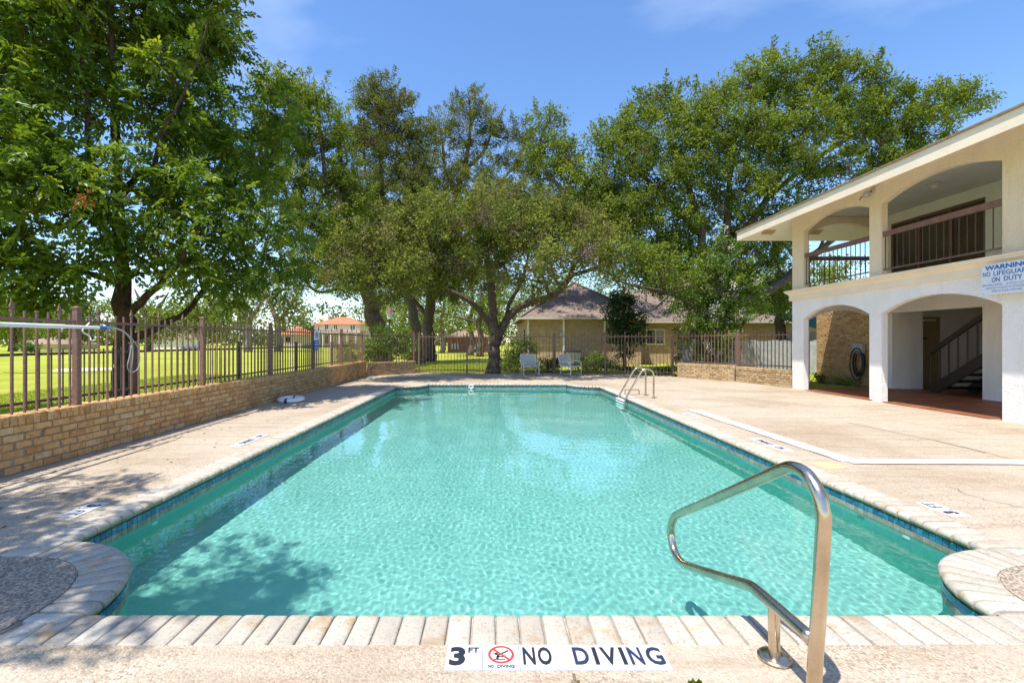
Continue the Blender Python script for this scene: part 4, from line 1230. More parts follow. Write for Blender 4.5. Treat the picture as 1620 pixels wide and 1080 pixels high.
# ------------------------------------------------------------------ sling chairs
def chair(loc, rz, label):
    root = thing('sling_chair', (loc[0], loc[1], 0), label, 'chair', 'sling chairs along the far fence')
    M0 = TRS((loc[0], loc[1], 0.002), rz)
    def put(name, mb, mat, sm=False):
        o = link(name, mb.mesh(name, mat, sm), root, M0)
        return o
    w = 0.29; r_ = 0.014       # local -y is the front
    for s_ in (-1, 1):
        put('leg', MB().tube(catmull([(s_ * w, -0.30, 0.0), (s_ * w, -0.295, 0.20), (s_ * w, -0.28, 0.345)], 3), r_, 8), 'chair_white', True)
        put('leg', MB().tube([(s_ * w, 0.24, 0.0), (s_ * w, 0.20, 0.18), (s_ * w, 0.16, 0.33)], r_, 8), 'chair_white', True)
        put('arm', MB().tube(catmull([(s_ * (w + 0.02), 0.28, 0.52), (s_ * (w + 0.035), 0.0, 0.53), (s_ * (w + 0.035), -0.20, 0.515), (s_ * (w + 0.03), -0.27, 0.47), (s_ * (w + 0.01), -0.27, 0.36)], 4), 0.018, 8), 'chair_white', True)
        put('side_rail', MB().tube(catmull([(s_ * w, -0.31, 0.34), (s_ * w, -0.28, 0.36), (s_ * w, 0.02, 0.335), (s_ * w, 0.17, 0.34), (s_ * w, 0.235, 0.42), (s_ * w, 0.36, 0.78)], 4), r_ * 1.1, 8), 'chair_white', True)
        put('runner', MB().tube([(s_ * w, -0.295, 0.06), (s_ * w, 0.22, 0.06)], 0.011, 7), 'chair_white', True)
    put('crossbar', MB().tube([(-w, 0.36, 0.78), (w, 0.36, 0.78)], r_, 8), 'chair_white', True)
    put('crossbar', MB().tube([(-w, -0.31, 0.34), (w, -0.31, 0.34)], r_, 8), 'chair_white', True)
    put('crossbar', MB().tube([(-w, 0.20, 0.18), (w, 0.20, 0.18)], 0.011, 8), 'chair_white', True)
    def slab(pts, name):
        mb = MB(); m = len(pts); vs = []
        for dz in (0.0, 0.008):
            for i, (y, z) in enumerate(pts):
                for j in range(5):
                    x = -w + 2 * w * j / 4
                    vs.append((x, y, z + dz - 0.012 * (1 - (2 * j / 4 - 1) ** 2)))
        n1 = m * 5
        fs = [(o + i * 5 + j, o + i * 5 + j + 1, o + (i + 1) * 5 + j + 1, o + (i + 1) * 5 + j) for o in (0, n1) for i in range(m - 1) for j in range(4)]
        mb.add(vs, fs)
        put(name, mb, 'sling', True)
    slab([(-0.31, 0.353), (-0.27, 0.372), (-0.12, 0.356), (0.02, 0.346), (0.16, 0.352)], 'seat')
    slab([(0.185, 0.375), (0.232, 0.425), (0.30, 0.61), (0.358, 0.785)], 'backrest')
    return root
c1 = P(838, 592, 17.75); c2 = P(906, 592, 17.75)
chair((c1.x, c1.y), R(8), 'white framed sling chair facing the pool, next to the oak trunk')
chair((c2.x - 0.1, c2.y), R(38), 'white framed sling chair turned sideways in front of the brick house')

# ------------------------------------------------------------------ grey plank fence behind the arcade
pf = thing('plank_fence', (10, 18.9, 0), 'grey weathered vertical plank fence behind the crape myrtle', 'fence')
pk_ = [MB().bbox(-0.068, 0.068, -0.01, 0.01, 0, h_, 0.003).mesh('plank', 'plank_grey') for h_ in (1.33, 1.35, 1.31, 1.36)]
for i in range(62):
    link('plank', random.choice(pk_), pf, TRS((7.6 + i * 0.14, 18.9 + random.uniform(-.006, .006), -0.02), R(random.uniform(-1.5, 1.5))))
for z in (0.3, 1.05):
    MB().box(7.5, 16.3, 18.93, 18.97, z, z + 0.08).build('rail', 'plank_grey', pf)

# lantern on a post among the oaks
lp = thing('lamp_post', (-4.6, 21, 0), 'dark lamp post with glass lantern among the oaks', 'lamp post')
lx, ly = P(616, 500, 21).x, 21.0
MB().lathe((lx, ly, 0), [(0.10, 0.0), (0.10, 0.25), (0.05, 0.35), (0.038, 2.2), (0.06, 2.22), (0.06, 2.28)], 12).build('post', 'dark_steel', lp, 'auto')
MB().lathe((lx, ly, 2.28), [(0.09, 0.0), (0.15, 0.34)], 6).build('lantern_glass', 'sign_white', lp)
MB().lathe((lx, ly, 2.62), [(0.19, 0.0), (0.13, 0.08), (0.05, 0.16), (0.02, 0.22)], 6).build('lantern_roof', 'red_wall', lp)

# ------------------------------------------------------------------ houses
def hip_roof(mb, x0, x1, y0, y1, z, rise, over=0.4):
    x0 -= over; x1 += over; y0 -= over; y1 += over
    w, d = x1 - x0, y1 - y0
    if w >= d:
        a, b = (x0 + d / 2, (y0 + y1) / 2, z + rise), (x1 - d / 2, (y0 + y1) / 2, z + rise)
        f = [(0, 1, 5, 4), (1, 2, 5), (2, 3, 4, 5), (3, 0, 4), (3, 2, 1, 0)]
    else:
        a, b = ((x0 + x1) / 2, y0 + w / 2, z + rise), ((x0 + x1) / 2, y1 - w / 2, z + rise)
        f = [(0, 1, 4), (1, 2, 5, 4), (2, 3, 5), (3, 0, 4, 5), (3, 2, 1, 0)]
    mb.add([(x0, y0, z), (x1, y0, z), (x1, y1, z), (x0, y1, z), a, b], f)

bh = thing('brick_house', (4, 26, 0), 'tan brick single-storey house with brown shingle hip roof behind the fence', 'house')
MB().box(1.95, 8.3, 26.0, 36.0, -0.1, 2.62).build('wall', 'house_brick', bh)
MB().box(8.305, 20.0, 27.6, 36.0, -0.1, 2.50).build('wall', 'house_brick', bh)
rf = MB(); hip_roof(rf, 1.95, 8.3, 26.0, 36.0, 2.60, 2.35, 0.45); r1 = rf.build('roof', 'shingle', bh)
rf = MB(); hip_roof(rf, 4.9, 20.0, 27.6, 36.0, 2.46, 2.30, 0.45); r2 = rf.build('roof', 'shingle', bh)
g_ = MB(); g_.box(1.46, 8.8, 25.46, 25.545, 2.49, 2.60); g_.box(1.46, 1.545, 25.55, 36.4, 2.49, 2.60); g_.build('gutter', 'gutter', r1)
g_ = MB(); g_.box(8.8, 20.4, 27.06, 27.145, 2.35, 2.46); g_.build('gutter', 'gutter', r2)
rg = MB(); ax_, ay_, az_ = 5.125, 29.175, 4.97
for a, b in (((1.5, 25.55, 2.63), (ax_, ay_, az_)), ((8.75, 25.55, 2.63), (ax_, ay_, az_)), ((ax_, ay_, az_), (ax_, 32.8, az_))):
    rg.bar(a, b, 0.20, 0.05)
rg.build('ridge_cap', 'shingle', r1)
for x in (P(892, 540, 25.9).x, P(957, 540, 25.9).x, 2.02):
    MB().bbox(x - 0.05, x + 0.05, 25.90, 25.99, 0, 2.50, 0.01).build('downspout', 'trim_white', bh)
for (x, y, w_, z0, z1) in ((9.65, 27.6, 0.50, 1.15, 1.95), (12.4, 27.6, 1.0, 0.9, 2.0)):
    wd = MB().box(x - w_, x + w_, y - 0.02, y + 0.02, z0, z1).build('window', 'window_glass', bh)
    f_ = MB()
    for a, b in ((x - w_ - 0.05, x - w_), (x + w_, x + w_ + 0.05), (x - 0.025, x + 0.025)):
        f_.box(a, b, y - 0.04, y - 0.004, z0, z1)
    f_.box(x - w_ - 0.05, x + w_ + 0.05, y - 0.042, y - 0.004, z1, z1 + 0.06); f_.box(x - w_ - 0.05, x + w_ + 0.05, y - 0.06, y - 0.004, z0 - 0.06, z0)
    f_.build('frame', 'trim_white', wd)
wl = MB().box(1.90, 1.949, 27.5, 28.5, 0.9, 2.0).build('window', 'window_glass', bh)
MB().bbox(3.75, 3.95, 25.85, 25.99, 1.55, 1.8, 0.02).build('meter_box', 'grey_plastic', bh)
ac = thing('air_conditioner', (4.6, 25.2, 0), 'dark condenser unit against the brick house behind the chairs', 'air conditioner')
MB().bbox(3.9, 4.75, 24.7, 25.5, 0, 0.78, 0.02).build('cabinet', 'dark_steel', ac)
MB().box(3.95, 4.70, 24.68, 24.70, 0.08, 0.70).build('grille', 'grey_plastic', ac)

vh = thing('red_roof_house', (-34, 100, 0), 'two-storey tan house with red clay roof across the lawn', 'house')
x0 = P(497, 540, 100).x; x1 = P(570, 540, 100).x
MB().box(x0, x1, 100, 108, -0.5, 4.95).build('wall', 'tan_wall', vh)
rf = MB(); hip_roof(rf, x0, x1, 100, 108, 4.95, 1.75, 0.5); vr = rf.build('roof', 'clay', vh)
MB().box(x0 + 1.1, x0 + 2.1, 102.5, 103.6, 5.4, 7.4).build('chimney', 'trim_white', vr)
def hwin(root, px0, px1, py0, py1, Yd, name='window'):
    a, b = P(px0, py1, Yd), P(px1, py0, Yd)
    w_ = MB().box(a.x, b.x, Yd - 0.08, Yd - 0.02, a.z, b.z).build(name, 'window_glass', root)
    f_ = MB(); m_ = (a.x + b.x) / 2
    f_.box(a.x - 0.08, a.x, Yd - 0.14, Yd - 0.005, a.z, b.z); f_.box(b.x, b.x + 0.08, Yd - 0.14, Yd - 0.005, a.z, b.z); f_.box(m_ - 0.04, m_ + 0.04, Yd - 0.13, Yd - 0.085, a.z, b.z)
    f_.build('frame', 'trim_white', w_)
for a in ((514.5, 520, 514, 520.5), (528.5, 533.5, 514.5, 520.5), (554.5, 562, 515, 521)):
    hwin(vh, *a, 100)
for k in range(5):
    hwin(vh, 508 + k * 7.4, 512.5 + k * 7.4, 531.5, 543, 100)
MB().box(x0, x1, 98.4, 100, 3.05, 3.25).build('porch_roof', 'trim_white', vh)
for k in range(6):
    x = x0 + 0.6 + k * (x1 - x0 - 1.2) / 5
    MB().box(x - 0.12, x + 0.12, 98.5, 98.74, -0.5, 3.05).build('column', 'trim_white', vh)

lh = thing('tan_roof_house', (-58, 75, -1.5), 'low house with pale tan roof far across the lawn behind the fence', 'house')
a = P(20, 540, 75).x; b = P(96, 540, 75).x
MB().box(a, b, 75, 82, -1.5, 0.85).build('wall', 'tan_wall', lh)
rf = MB(); hip_roof(rf, a, b, 75, 82, 0.85, 1.25, 0.5); rf.build('roof', 'roof_tan', lh)
hwin(lh, 40, 50, 547.5, 552.5, 75)
oh = thing('orange_wall_house', (-40, 85, 0), 'far house with orange brown walls left of the red roof house', 'house')
a = P(444, 540, 88).x; b = P(478, 540, 88).x
MB().box(a, b, 88, 94, -0.5, 2.6).build('wall', 'tan_wall', oh)
rf = MB(); hip_roof(rf, a, b, 88, 94, 2.6, 1.6, 0.5); rf.build('roof', 'clay', oh)
hwin(oh, 452, 460, 533, 541, 88)
rh = thing('red_brick_house', (-4, 55, 0), 'low red brown house seen between the oak trunks', 'house')
a = P(708, 540, 55).x; b = P(772, 540, 55).x
MB().box(a, b, 55, 62, -0.2, 1.75).build('wall', 'red_wall', rh)
rf = MB(); hip_roof(rf, a, b, 55, 62, 1.75, 1.3, 0.5); rf.build('roof', 'roof_tan', rh)
hwin(rh, 716, 724, 543, 552, 55); hwin(rh, 752, 760, 543, 552, 55)
gh = thing('white_garage', (-22, 70, 0), 'small white house wall with grey roof behind the lawn trees', 'house')
a = P(243, 540, 80).x; b = P(285, 540, 80).x
MB().box(a, b, 80, 86, -0.5, 1.9).build('wall', 'trim_white', gh)
rf = MB(); hip_roof(rf, a, b, 80, 86, 1.9, 1.5, 0.5); rf.build('roof', 'roof_tan', gh)
gs = thing('green_shed', (17, 22.5, 0), 'shed with green metal roof seen behind the arcade column', 'shed')
MB().box(15.4, 18.6, 21.5, 25, 0, 1.75).build('wall', 'plank_grey', gs)
sr = MB(); sr.add([(15.0, 21.0, 1.72), (19.0, 21.0, 1.72), (19.0, 25.4, 2.75), (15.0, 25.4, 2.75), (15.0, 21.0, 1.78), (19.0, 21.0, 1.78), (19.0, 25.4, 2.81), (15.0, 25.4, 2.81)], [(3, 2, 1, 0), (4, 5, 6, 7), (0, 1, 5, 4), (1, 2, 6, 5), (2, 3, 7, 6), (3, 0, 4, 7)])
for k in range(20):
    x = 15.05 + k * 0.2
    sr.bar((x, 20.98, 1.80), (x, 25.4, 2.835), 0.05, 0.05)
sr.build('roof', 'green_metal', gs)

# sand bunker with a grassy lip on the golf lawn
mb = MB(); k = 40; bc = Vector((-18.6, 21.8, 0))
for (rr, z) in ((1.0, -0.03), (0.86, 0.13), (0.72, 0.20), (0.6, 0.10), (0.5, -0.02)):
    mb.v += [(bc.x + (3.4 * rr + 0.25 * math.sin(3 * 2 * PI * j / k)) * math.cos(2 * PI * j / k), bc.y + (2.6 * rr) * math.sin(2 * PI * j / k), z * (0.55 + 0.45 * math.sin(2 * PI * j / k)) - 0.006) for j in range(k)]
for i in range(4):
    mb.f += [(i * k + j, i * k + (j + 1) % k, (i + 1) * k + (j + 1) % k, (i + 1) * k + j) for j in range(k)]
struct('bunker_lip', mb, 'lawn', True)
mb = MB(); mb.sheet([(bc.x + 1.95 * math.cos(2 * PI * j / k), bc.y + 1.45 * math.sin(2 * PI * j / k)) for j in range(k)], -0.012)
struct('bunker_sand', mb, 'sand')

# ------------------------------------------------------------------ vegetation
def unit(a):
    return a / np.maximum(np.linalg.norm(a, axis=-1, keepdims=True), 1e-9)

def leaves_from(rng, pos, dirs, nrm, ln, wd, fold=0.22):
    """folded two-triangle leaves at pos pointing along dirs; returns verts (4n,3), faces (2n,3)"""
    n = len(pos)
    side = unit(np.cross(dirs, nrm)); up = unit(np.cross(side, dirs))
    ln = ln[:, None]; wd = wd[:, None]
    mid = pos + dirs * ln * 0.45
    tip = pos + dirs * ln - up * ln * 0.10
    l_ = mid + side * wd * 0.5 + up * wd * fold
    r_ = mid - side * wd * 0.5 + up * wd * fold
    v = np.stack([pos, r_, tip, l_], 1).reshape(-1, 3)
    b = np.arange(n)[:, None] * 4
    f = np.concatenate([b + np.array([[0, 1, 2]]), b + np.array([[0, 2, 3]])], 0)
    return v, f

def foliage(rng, clumps, crad, nper, ln, wd, tint0, compound=False, flat=0.75, spread=1.0, tvar=0.10):
    """clumps (m,3), crad (m,), tint0 (m,)"""
    m = len(clumps)
    if compound:                      # pinnate sprays
        ns, nl = nper, 9
        c = np.repeat(clumps, ns, 0); cr_ = np.repeat(crad, ns); tt = np.repeat(tint0, ns)
        o = rng.normal(size=(len(c), 3)) * np.array([1, 1, flat]) * cr_[:, None] * 0.55
        base = c + o
        rach = unit(unit(o) * 0.9 + rng.normal(size=o.shape) * 0.6 + np.array([0, 0, -0.15]))
        sl = ln * rng.uniform(1.6, 2.4, len(c))
        k = np.tile(np.arange(nl), len(c))
        b = np.repeat(base, nl, 0); rc = np.repeat(rach, nl, 0); s_ = np.repeat(sl, nl)
        upv = np.repeat(unit(rng.normal(size=o.shape) * 0.55 + np.array([0, 0, 1.0])), nl, 0)
        side = unit(np.cross(rc, upv))
        sgn = np.where(k % 2 == 0, 1.0, -1.0)[:, None]
        fr = ((k // 2) + 0.5) / (nl / 2)
        last = (k == nl - 1)
        pos = b + rc * (s_ * np.minimum(fr, 1.0))[:, None]
        pos[:, 2] -= 0.18 * s_ * fr ** 2
        d = unit(rc * 0.75 + side * sgn * 0.85 + rng.normal(size=rc.shape) * 0.18 + np.array([0, 0, -0.25]))
        d[last] = unit(rc[last] + np.array([0, 0, -0.2]))
        nn = unit(upv + rng.normal(size=upv.shape) * 0.25)
        L_ = ln * rng.uniform(0.75, 1.2, len(pos)); W_ = wd * rng.uniform(0.8, 1.2, len(pos))
        t_ = np.repeat(tt, nl) + rng.normal(size=len(pos)) * tvar * 0.6
    else:
        c = np.repeat(clumps, nper, 0); cr_ = np.repeat(crad, nper); tt = np.repeat(tint0, nper)
        o = rng.normal(size=(len(c), 3)) * np.array([1, 1, flat]) * cr_[:, None] * 0.55 * spread
        pos = c + o
        d = unit(unit(o) * 0.8 + rng.normal(size=o.shape) * 0.8 + np.array([0, 0, -0.05]))
        nn = unit(rng.normal(size=o.shape) * 0.9 + np.array([0, 0, 0.45]))
        L_ = ln * rng.uniform(0.55, 1.4, len(pos)); W_ = wd * rng.uniform(0.6, 1.35, len(pos))
        t_ = tt + rng.normal(size=len(pos)) * tvar
    v, f = leaves_from(rng, pos, d, nn, L_, W_)
    return v, f, np.repeat(np.clip(t_, 0, 1), 4)

LEAVES = [0]
def add_foliage(name, parts, mat, root):
    v = np.concatenate([p[0] for p in parts]); t_ = np.concatenate([p[2] for p in parts])
    fs = []; o = 0
    for p in parts:
        fs.append(p[1] + o); o += len(p[0])
    f = np.concatenate(fs)
    LEAVES[0] += len(f)
    return link(name, np_mesh(name, v, f, mat, False, t_), root)

def tree(name, label, base, limbs, clusters, leaf='leaf_oak', ln=0.12, wd=0.06, cr=0.36, nper=60, dens=16, barkm='bark', seed=1,
         moss=0.0, compound=False, tint=0.45, cat='tree', group=None, sides=9, zsq=0.8, twigs=True, tspread=0.16, shell=0.35, bare=0, world=False, blossom=None, bare_len=1.0, sprig=0):
    """limbs: [([(px,py,Y)...], [radii])]; clusters: (px,py,rpx,Y[,density factor])"""
    rng = np.random.default_rng(seed); rnd = random.Random(seed)
    root = thing(name, base, label, cat, group)
    tm_ = MB(); sk = []
    for (pts, rad) in limbs:
        w_ = catmull([Vector(p) if world else P(*p) for p in pts], 5)
        rr = lerp_list(rad, len(w_))
        for i in range(1, len(w_) - 1):
            j = rr[i] * 0.22
            w_[i] = w_[i] + Vector((rnd.uniform(-j, j), rnd.uniform(-j, j), 0))
            rr[i] *= rnd.uniform(0.9, 1.1)
        tm_.tube(w_, rr, sides)
        sk += [(p, r_) for p, r_ in zip(w_, rr)]
    SP = np.array([p[0] for p in sk]); SR = np.array([p[1] for p in sk])
    fol = []; mo = []; blo = []
    for cl_ in clusters:
        if world:
            cc = np.array(cl_[0:3]); r_ = cl_[3]; dm = cl_[4] if len(cl_) > 4 else 1.0
        else:
            cc = np.array(P(cl_[0], cl_[1], cl_[3])); r_ = cl_[2] * cl_[3] / FOC; dm = cl_[4] if len(cl_) > 4 else 1.0
        # branch from the nearest limb point below
        dd = np.linalg.norm(SP - cc, axis=1) + 0.9 * np.maximum(0, SP[:, 2] - cc[2])
        k = int(np.argmin(dd)); a = Vector(SP[k]); b = Vector(cc)
        mid = a.lerp(b, 0.5) + Vector(rng.normal(size=3)) * 0.14 * (b - a).length - Vector((0, 0, 0.06 * (b - a).length))
        bp = catmull([a, mid, b], 5)
        r0 = min(SR[k] * 0.75, 0.02 + 0.022 * (b - a).length + 0.02 * r_); 
        tm_.tube(bp, lerp_list([r0, r0 * 0.35], len(bp)), 6, False)
        bpa = np.array(bp)
        n = max(4, int(dens * r_ * r_ * dm))
        u = rng.normal(size=(n, 3)); u = unit(u) * (shell + (1 - shell) * np.sqrt(rng.uniform(size=(n, 1))))
        u *= rng.uniform(0.8, 1.25, (n, 1))
        cp = cc + u * r_ * np.array([1, 1, zsq])
        cp = cp[cp[:, 2] > 0.05] if cat != 'tree' else cp[cp[:, 2] > 0.6]
        if not len(cp):
            continue
        tint0 = np.clip(rng.normal(tint, tspread, len(cp)) + rng.normal(0, 0.07), 0.02, 0.98)
        crad = cr * rng.uniform(0.55, 1.35, len(cp))
        fol.append(foliage(rng, cp, crad, nper, ln, wd, tint0, compound))
        if twigs:
            for q in cp:
                q = Vector(q)
                j = int(np.argmin(np.linalg.norm(bpa - np.array(q), axis=1)))
                a2 = Vector(bpa[j]); L_ = (q - a2).length
                if L_ < 0.05:
                    continue
                m2 = a2.lerp(q, 0.55) + Vector(rng.normal(size=3)) * 0.12 * L_
                r2 = min(0.02, 0.005 + 0.006 * L_)
                tm_.tube([a2, m2, q], [r2, r2 * 0.7, r2 * 0.3], 4, False)
        for _ in range(bare):            # leafless twigs reaching past the leaves
            u2 = unit(rng.normal(size=3) + np.array([0, 0, 0.5]))
            q = Vector(cc + u2 * r_ * rng.uniform(0.9, 1.35) * bare_len)
            j = int(np.argmin(np.linalg.norm(bpa - np.array(q), axis=1)))
            a2 = Vector(bpa[j]); m2 = a2.lerp(q, 0.5) + Vector(rng.normal(size=3)) * 0.15 * (q - a2).length
            tm_.tube([a2, m2, q], [0.018, 0.012, 0.005], 4, False)
        ns = int(sprig * r_ * r_ * dm)
        if ns:
            u = unit(rng.normal(size=(ns, 3)) * np.array([1, 1, 0.8]) + np.array([0, 0, 0.55]))
            st = cc + u * r_ * np.array([1, 1, zsq]) * rng.uniform(0.85, 1.1, (ns, 1))
            dirn = unit(u * 0.7 + rng.normal(size=(ns, 3)) * 0.35 + np.array([0, 0, 0.55]))
            L_ = cr * rng.uniform(0.9, 2.0, ns)
            steps = np.linspace(0.0, 1.0, 6)
            sp_ = (st[:, None, :] + dirn[:, None, :] * (L_[:, None] * steps[None, :])[:, :, None]).reshape(-1, 3)
            rad_ = np.tile(cr * (0.42 - 0.30 * steps), ns)
            tn_ = np.repeat(np.clip(rng.normal(tint + 0.06, tspread, ns), 0.02, 0.98), 6)
            fol.append(foliage(rng, sp_, rad_, 2 if compound else max(5, nper // 9), ln, wd, tn_, compound))
            for a_, d_, l_ in zip(st, dirn, L_):
                a_ = Vector(a_); d_ = Vector(d_)
                tm_.tube([a_ - d_ * 0.15, a_ + d_ * l_ * 1.05], [0.008, 0.003], 3, False)
        if moss > 0:
            n2 = max(1, int(n * moss))
            u = unit(rng.normal(size=(n2, 3))) * rng.uniform(0.5, 1.05, (n2, 1))
            mp_ = cc + u * r_ * np.array([1, 1, zsq])
            mo.append(foliage(rng, mp_, np.full(n2, cr * 0.75), int(nper * 0.8), ln * 1.25, wd * 0.30, np.clip(rng.normal(0.5, 0.2, n2), 0, 1), flat=1.0))
        if blossom:
            n2 = max(1, int(n * blossom))
            u = unit(rng.normal(size=(n2, 3)) + np.array([0, -0.8, 0.3])) * rng.uniform(0.85, 1.1, (n2, 1))
            blo.append(foliage(rng, cc + u * r_, np.full(n2, 0.10), 26, 0.055, 0.05, np.clip(rng.normal(0.5, 0.2, n2), 0, 1), flat=1.3))
    tm_.build('trunk', barkm, root, True, fix=False)
    add_foliage('crown', fol, leaf, root)
    if mo:
        add_foliage('ball_moss', mo, 'moss', root)
    if blo:
        add_foliage('blossoms', blo, 'blossom', root)
    return root

# --- the big pecan behind the left fence
TY = 8.6
pec = tree('pecan_tree', 'big bright green leafy tree with dark trunk right behind the brick wall fence', (P(195, 540, TY).x, TY, 0),
     [([(195, 655, TY), (195, 600, TY), (197, 545, TY), (194, 480, TY), (190, 380, TY), (185, 250, TY), (180, 120, TY), (172, -60, TY), (165, -200, TY)], [0.20, 0.165, 0.155, 0.145, 0.105, 0.075, 0.055, 0.035, 0.015]),
      ([(197, 500, TY), (215, 485, TY - .1), (244, 458, TY - .3), (278, 422, TY - .5), (310, 370, TY - .6)], [0.09, 0.075, 0.06, 0.05, 0.02]),
      ([(200, 535, TY), (228, 528, TY + .2), (268, 508, TY + .5), (296, 492, TY + .8), (333, 441, TY + 1.2), (370, 380, TY + 1.6), (420, 320, TY + 2)], [0.08, 0.07, 0.06, 0.055, 0.045, 0.03, 0.015]),
      ([(192, 310, TY), (215, 282, TY), (241, 267, TY), (255, 218, TY), (274, 181, TY), (307, 111, TY), (330, 30, TY)], [0.055, 0.048, 0.042, 0.036, 0.028, 0.018, 0.008]),
      ([(190, 400, TY), (150, 330, TY - .3), (139, 240, TY - .5), (138, 150, TY - .6), (120, 40, TY - .6)], [0.07, 0.06, 0.05, 0.04, 0.015]),
      ([(193, 450, TY), (130, 430, TY - .5), (60, 420, TY - 1.0), (0, 400, TY - 1.3)], [0.06, 0.05, 0.035, 0.015]),
      ([(190, 360, TY), (120, 260, TY - .4), (40, 150, TY - .8), (-30, 60, TY - 1)], [0.06, 0.05, 0.035, 0.015])],
     [(50, 60, 100, 8.0), (150, 30, 95, 8.8, .8), (255, 40, 95, 9.4), (345, 60, 50, 9.8), (-60, 120, 120, 7.8), (40, 190, 80, 7.4), (120, 150, 70, 8.0, .7), (215, 150, 70, 8.8, .7), (300, 160, 75, 9.4), (360, 140, 30, 9.9),
      (60, 300, 80, 7.2), (-40, 300, 90, 7.4), (140, 290, 65, 7.4), (215, 300, 55, 8.6, .55), (290, 270, 75, 9.2, .8), (360, 260, 60, 10.0), (425, 250, 48, 11.0), (330, 350, 70, 8.8), (400, 340, 65, 10.0), 
      (40, 410, 62, 7.4), (110, 420, 55, 7.6), (-50, 420, 80, 7.4), (245, 400, 55, 8.0), (300, 430, 48, 8.6), (370, 430, 55, 9.6), (435, 430, 40, 10.6), (180, 380, 45, 7.6),
      (120, -110, 130, 8.6), (270, -90, 110, 9.4), (-40, -60, 130, 8.2), (-130, 220, 110, 7.6), (425, 140, 26, 11.0, .8), (440, 190, 34, 11.0), (70, 462, 30, 7.6, .8), (20, 462, 30, 7.2, .8)],
     leaf='leaf_pecan', ln=0.125, wd=0.055, cr=0.28, nper=11, dens=32, barkm='bark_dark', seed=11, compound=True, sprig=7, tint=0.52, sides=12, tspread=0.17)
rngd = np.random.default_rng(3)
dp = np.array([P(128, 320, 6.2), P(133, 312, 6.2)])
add_foliage('dead_leaves', [foliage(rngd, dp, np.array([0.07, 0.06]), 22, 0.07, 0.025, np.array([.5, .5]), flat=1.4)], 'dead_leaf', pec)

# --- a second pecan just outside the frame on the left; only its shade falls into the picture
tree('pecan_tree', 'tree left of the camera whose dappled shade falls on the near deck corner', (-7.2, 0.6, 0),
     [([(-7.2, 0.6, 0), (-7.2, 0.6, 2.2), (-6.9, 0.7, 4.0), (-6.6, 0.8, 6.5)], [0.2, 0.16, 0.13, 0.04]), ([(-7.1, 0.6, 3.2), (-5.8, 0.8, 4.6), (-4.6, 1.0, 5.3), (-3.4, 1.2, 5.5)], [0.1, 0.07, 0.05, 0.02])],
     [(-6.8, 0.8, 6.0, 1.4), (-5.4, 0.8, 5.4, 1.0), (-4.8, 1.9, 5.3, .75), (-4.3, 0.9, 5.3, .75), (-3.45, 1.45, 5.2, .55, 1.9), (-3.2, 1.0, 5.2, .45, 1.9), (-3.6, 0.8, 5.1, .5, 1.6), (-5.2, 2.6, 5.0, .5, .8)],
     leaf='leaf_pecan', ln=0.105, wd=0.040, cr=0.26, nper=10, dens=34, barkm='bark_dark', seed=12, compound=True, world=True)

# --- live oaks along the far fence
OAK = dict(leaf='leaf_oak', ln=0.120, wd=0.066, cr=0.33, nper=88, dens=27, barkm='bark', sprig=9)
Yb = 18.3
tree('live_oak', 'forked live oak with thick curving limbs growing through the far fence line', (P(782, 592, Yb).x, Yb + .25, 0),
     [([(781, 592, Yb + .5), (781, 575, Yb + .5), (782, 552, Yb + .5), (786, 532, Yb + .5)], [0.33, 0.25, 0.24, 0.25]),
      ([(785, 536, Yb + .5), (781, 510, Yb + .4), (779, 480, Yb + .2), (776, 450, Yb), (770, 415, Yb - .2), (772, 380, Yb - .4), (785, 330, Yb - .3)], [0.21, 0.18, 0.165, 0.15, 0.13, 0.09, 0.03]),
      ([(788, 534, Yb + .5), (800, 508, Yb + .5), (818, 488, Yb + .4), (840, 478, Yb + .3), (864, 472, Yb + .1), (886, 458, Yb), (902, 436, Yb - .1), (910, 412, Yb - .2), (924, 394, Yb - .3), (950, 380, Yb - .4)], [0.20, 0.17, 0.15, 0.145, 0.14, 0.13, 0.12, 0.10, 0.07, 0.03]),
      ([(784, 530, Yb + .5), (766, 500, Yb + .5), (745, 478, Yb + .3), (715, 462, Yb), (670, 448, Yb - .5), (620, 430, Yb - 1.0), (575, 420, Yb - 1.3)], [0.13, 0.11, 0.10, 0.09, 0.075, 0.05, 0.02]),
      ([(800, 510, Yb + .5), (806, 480, Yb + .5), (822, 450, Yb + .3), (835, 410, Yb), (830, 370, Yb - .3)], [0.10, 0.08, 0.07, 0.05, 0.02])],
     [(555, 430, 42, 14.6), (600, 400, 48, 15.7), (560, 392, 34, 15.1), (640, 372, 46, 16.6), (640, 432, 46, 15.1), (690, 400, 46, 16.1), (700, 352, 36, 15.1), (742, 372, 48, 16.8), (770, 340, 40, 14.9), (800, 372, 48, 16.6),
      (822, 330, 34, 17.2), (850, 372, 46, 16.8), (870, 415, 38, 15.1), (908, 372, 38, 17), (930, 398, 34, 15.5), (962, 385, 30, 17.5), (720, 425, 40, 15.7), (680, 448, 30, 16.7, .8), (600, 452, 34, 15.1), (850, 445, 28, 16.7, .7), (970, 418, 26, 15.9, .7), (800, 425, 34, 16.5, .7), (740, 330, 26, 17.4, .8), (690, 330, 26, 18.5), (655, 340, 30, 16.6), (850, 335, 30, 18.5), (890, 345, 30, 16.9), (925, 350, 28, 19), (780, 305, 28, 18.5, .8)],
     seed=21, moss=0.42, tint=0.58, bare=3, **OAK)

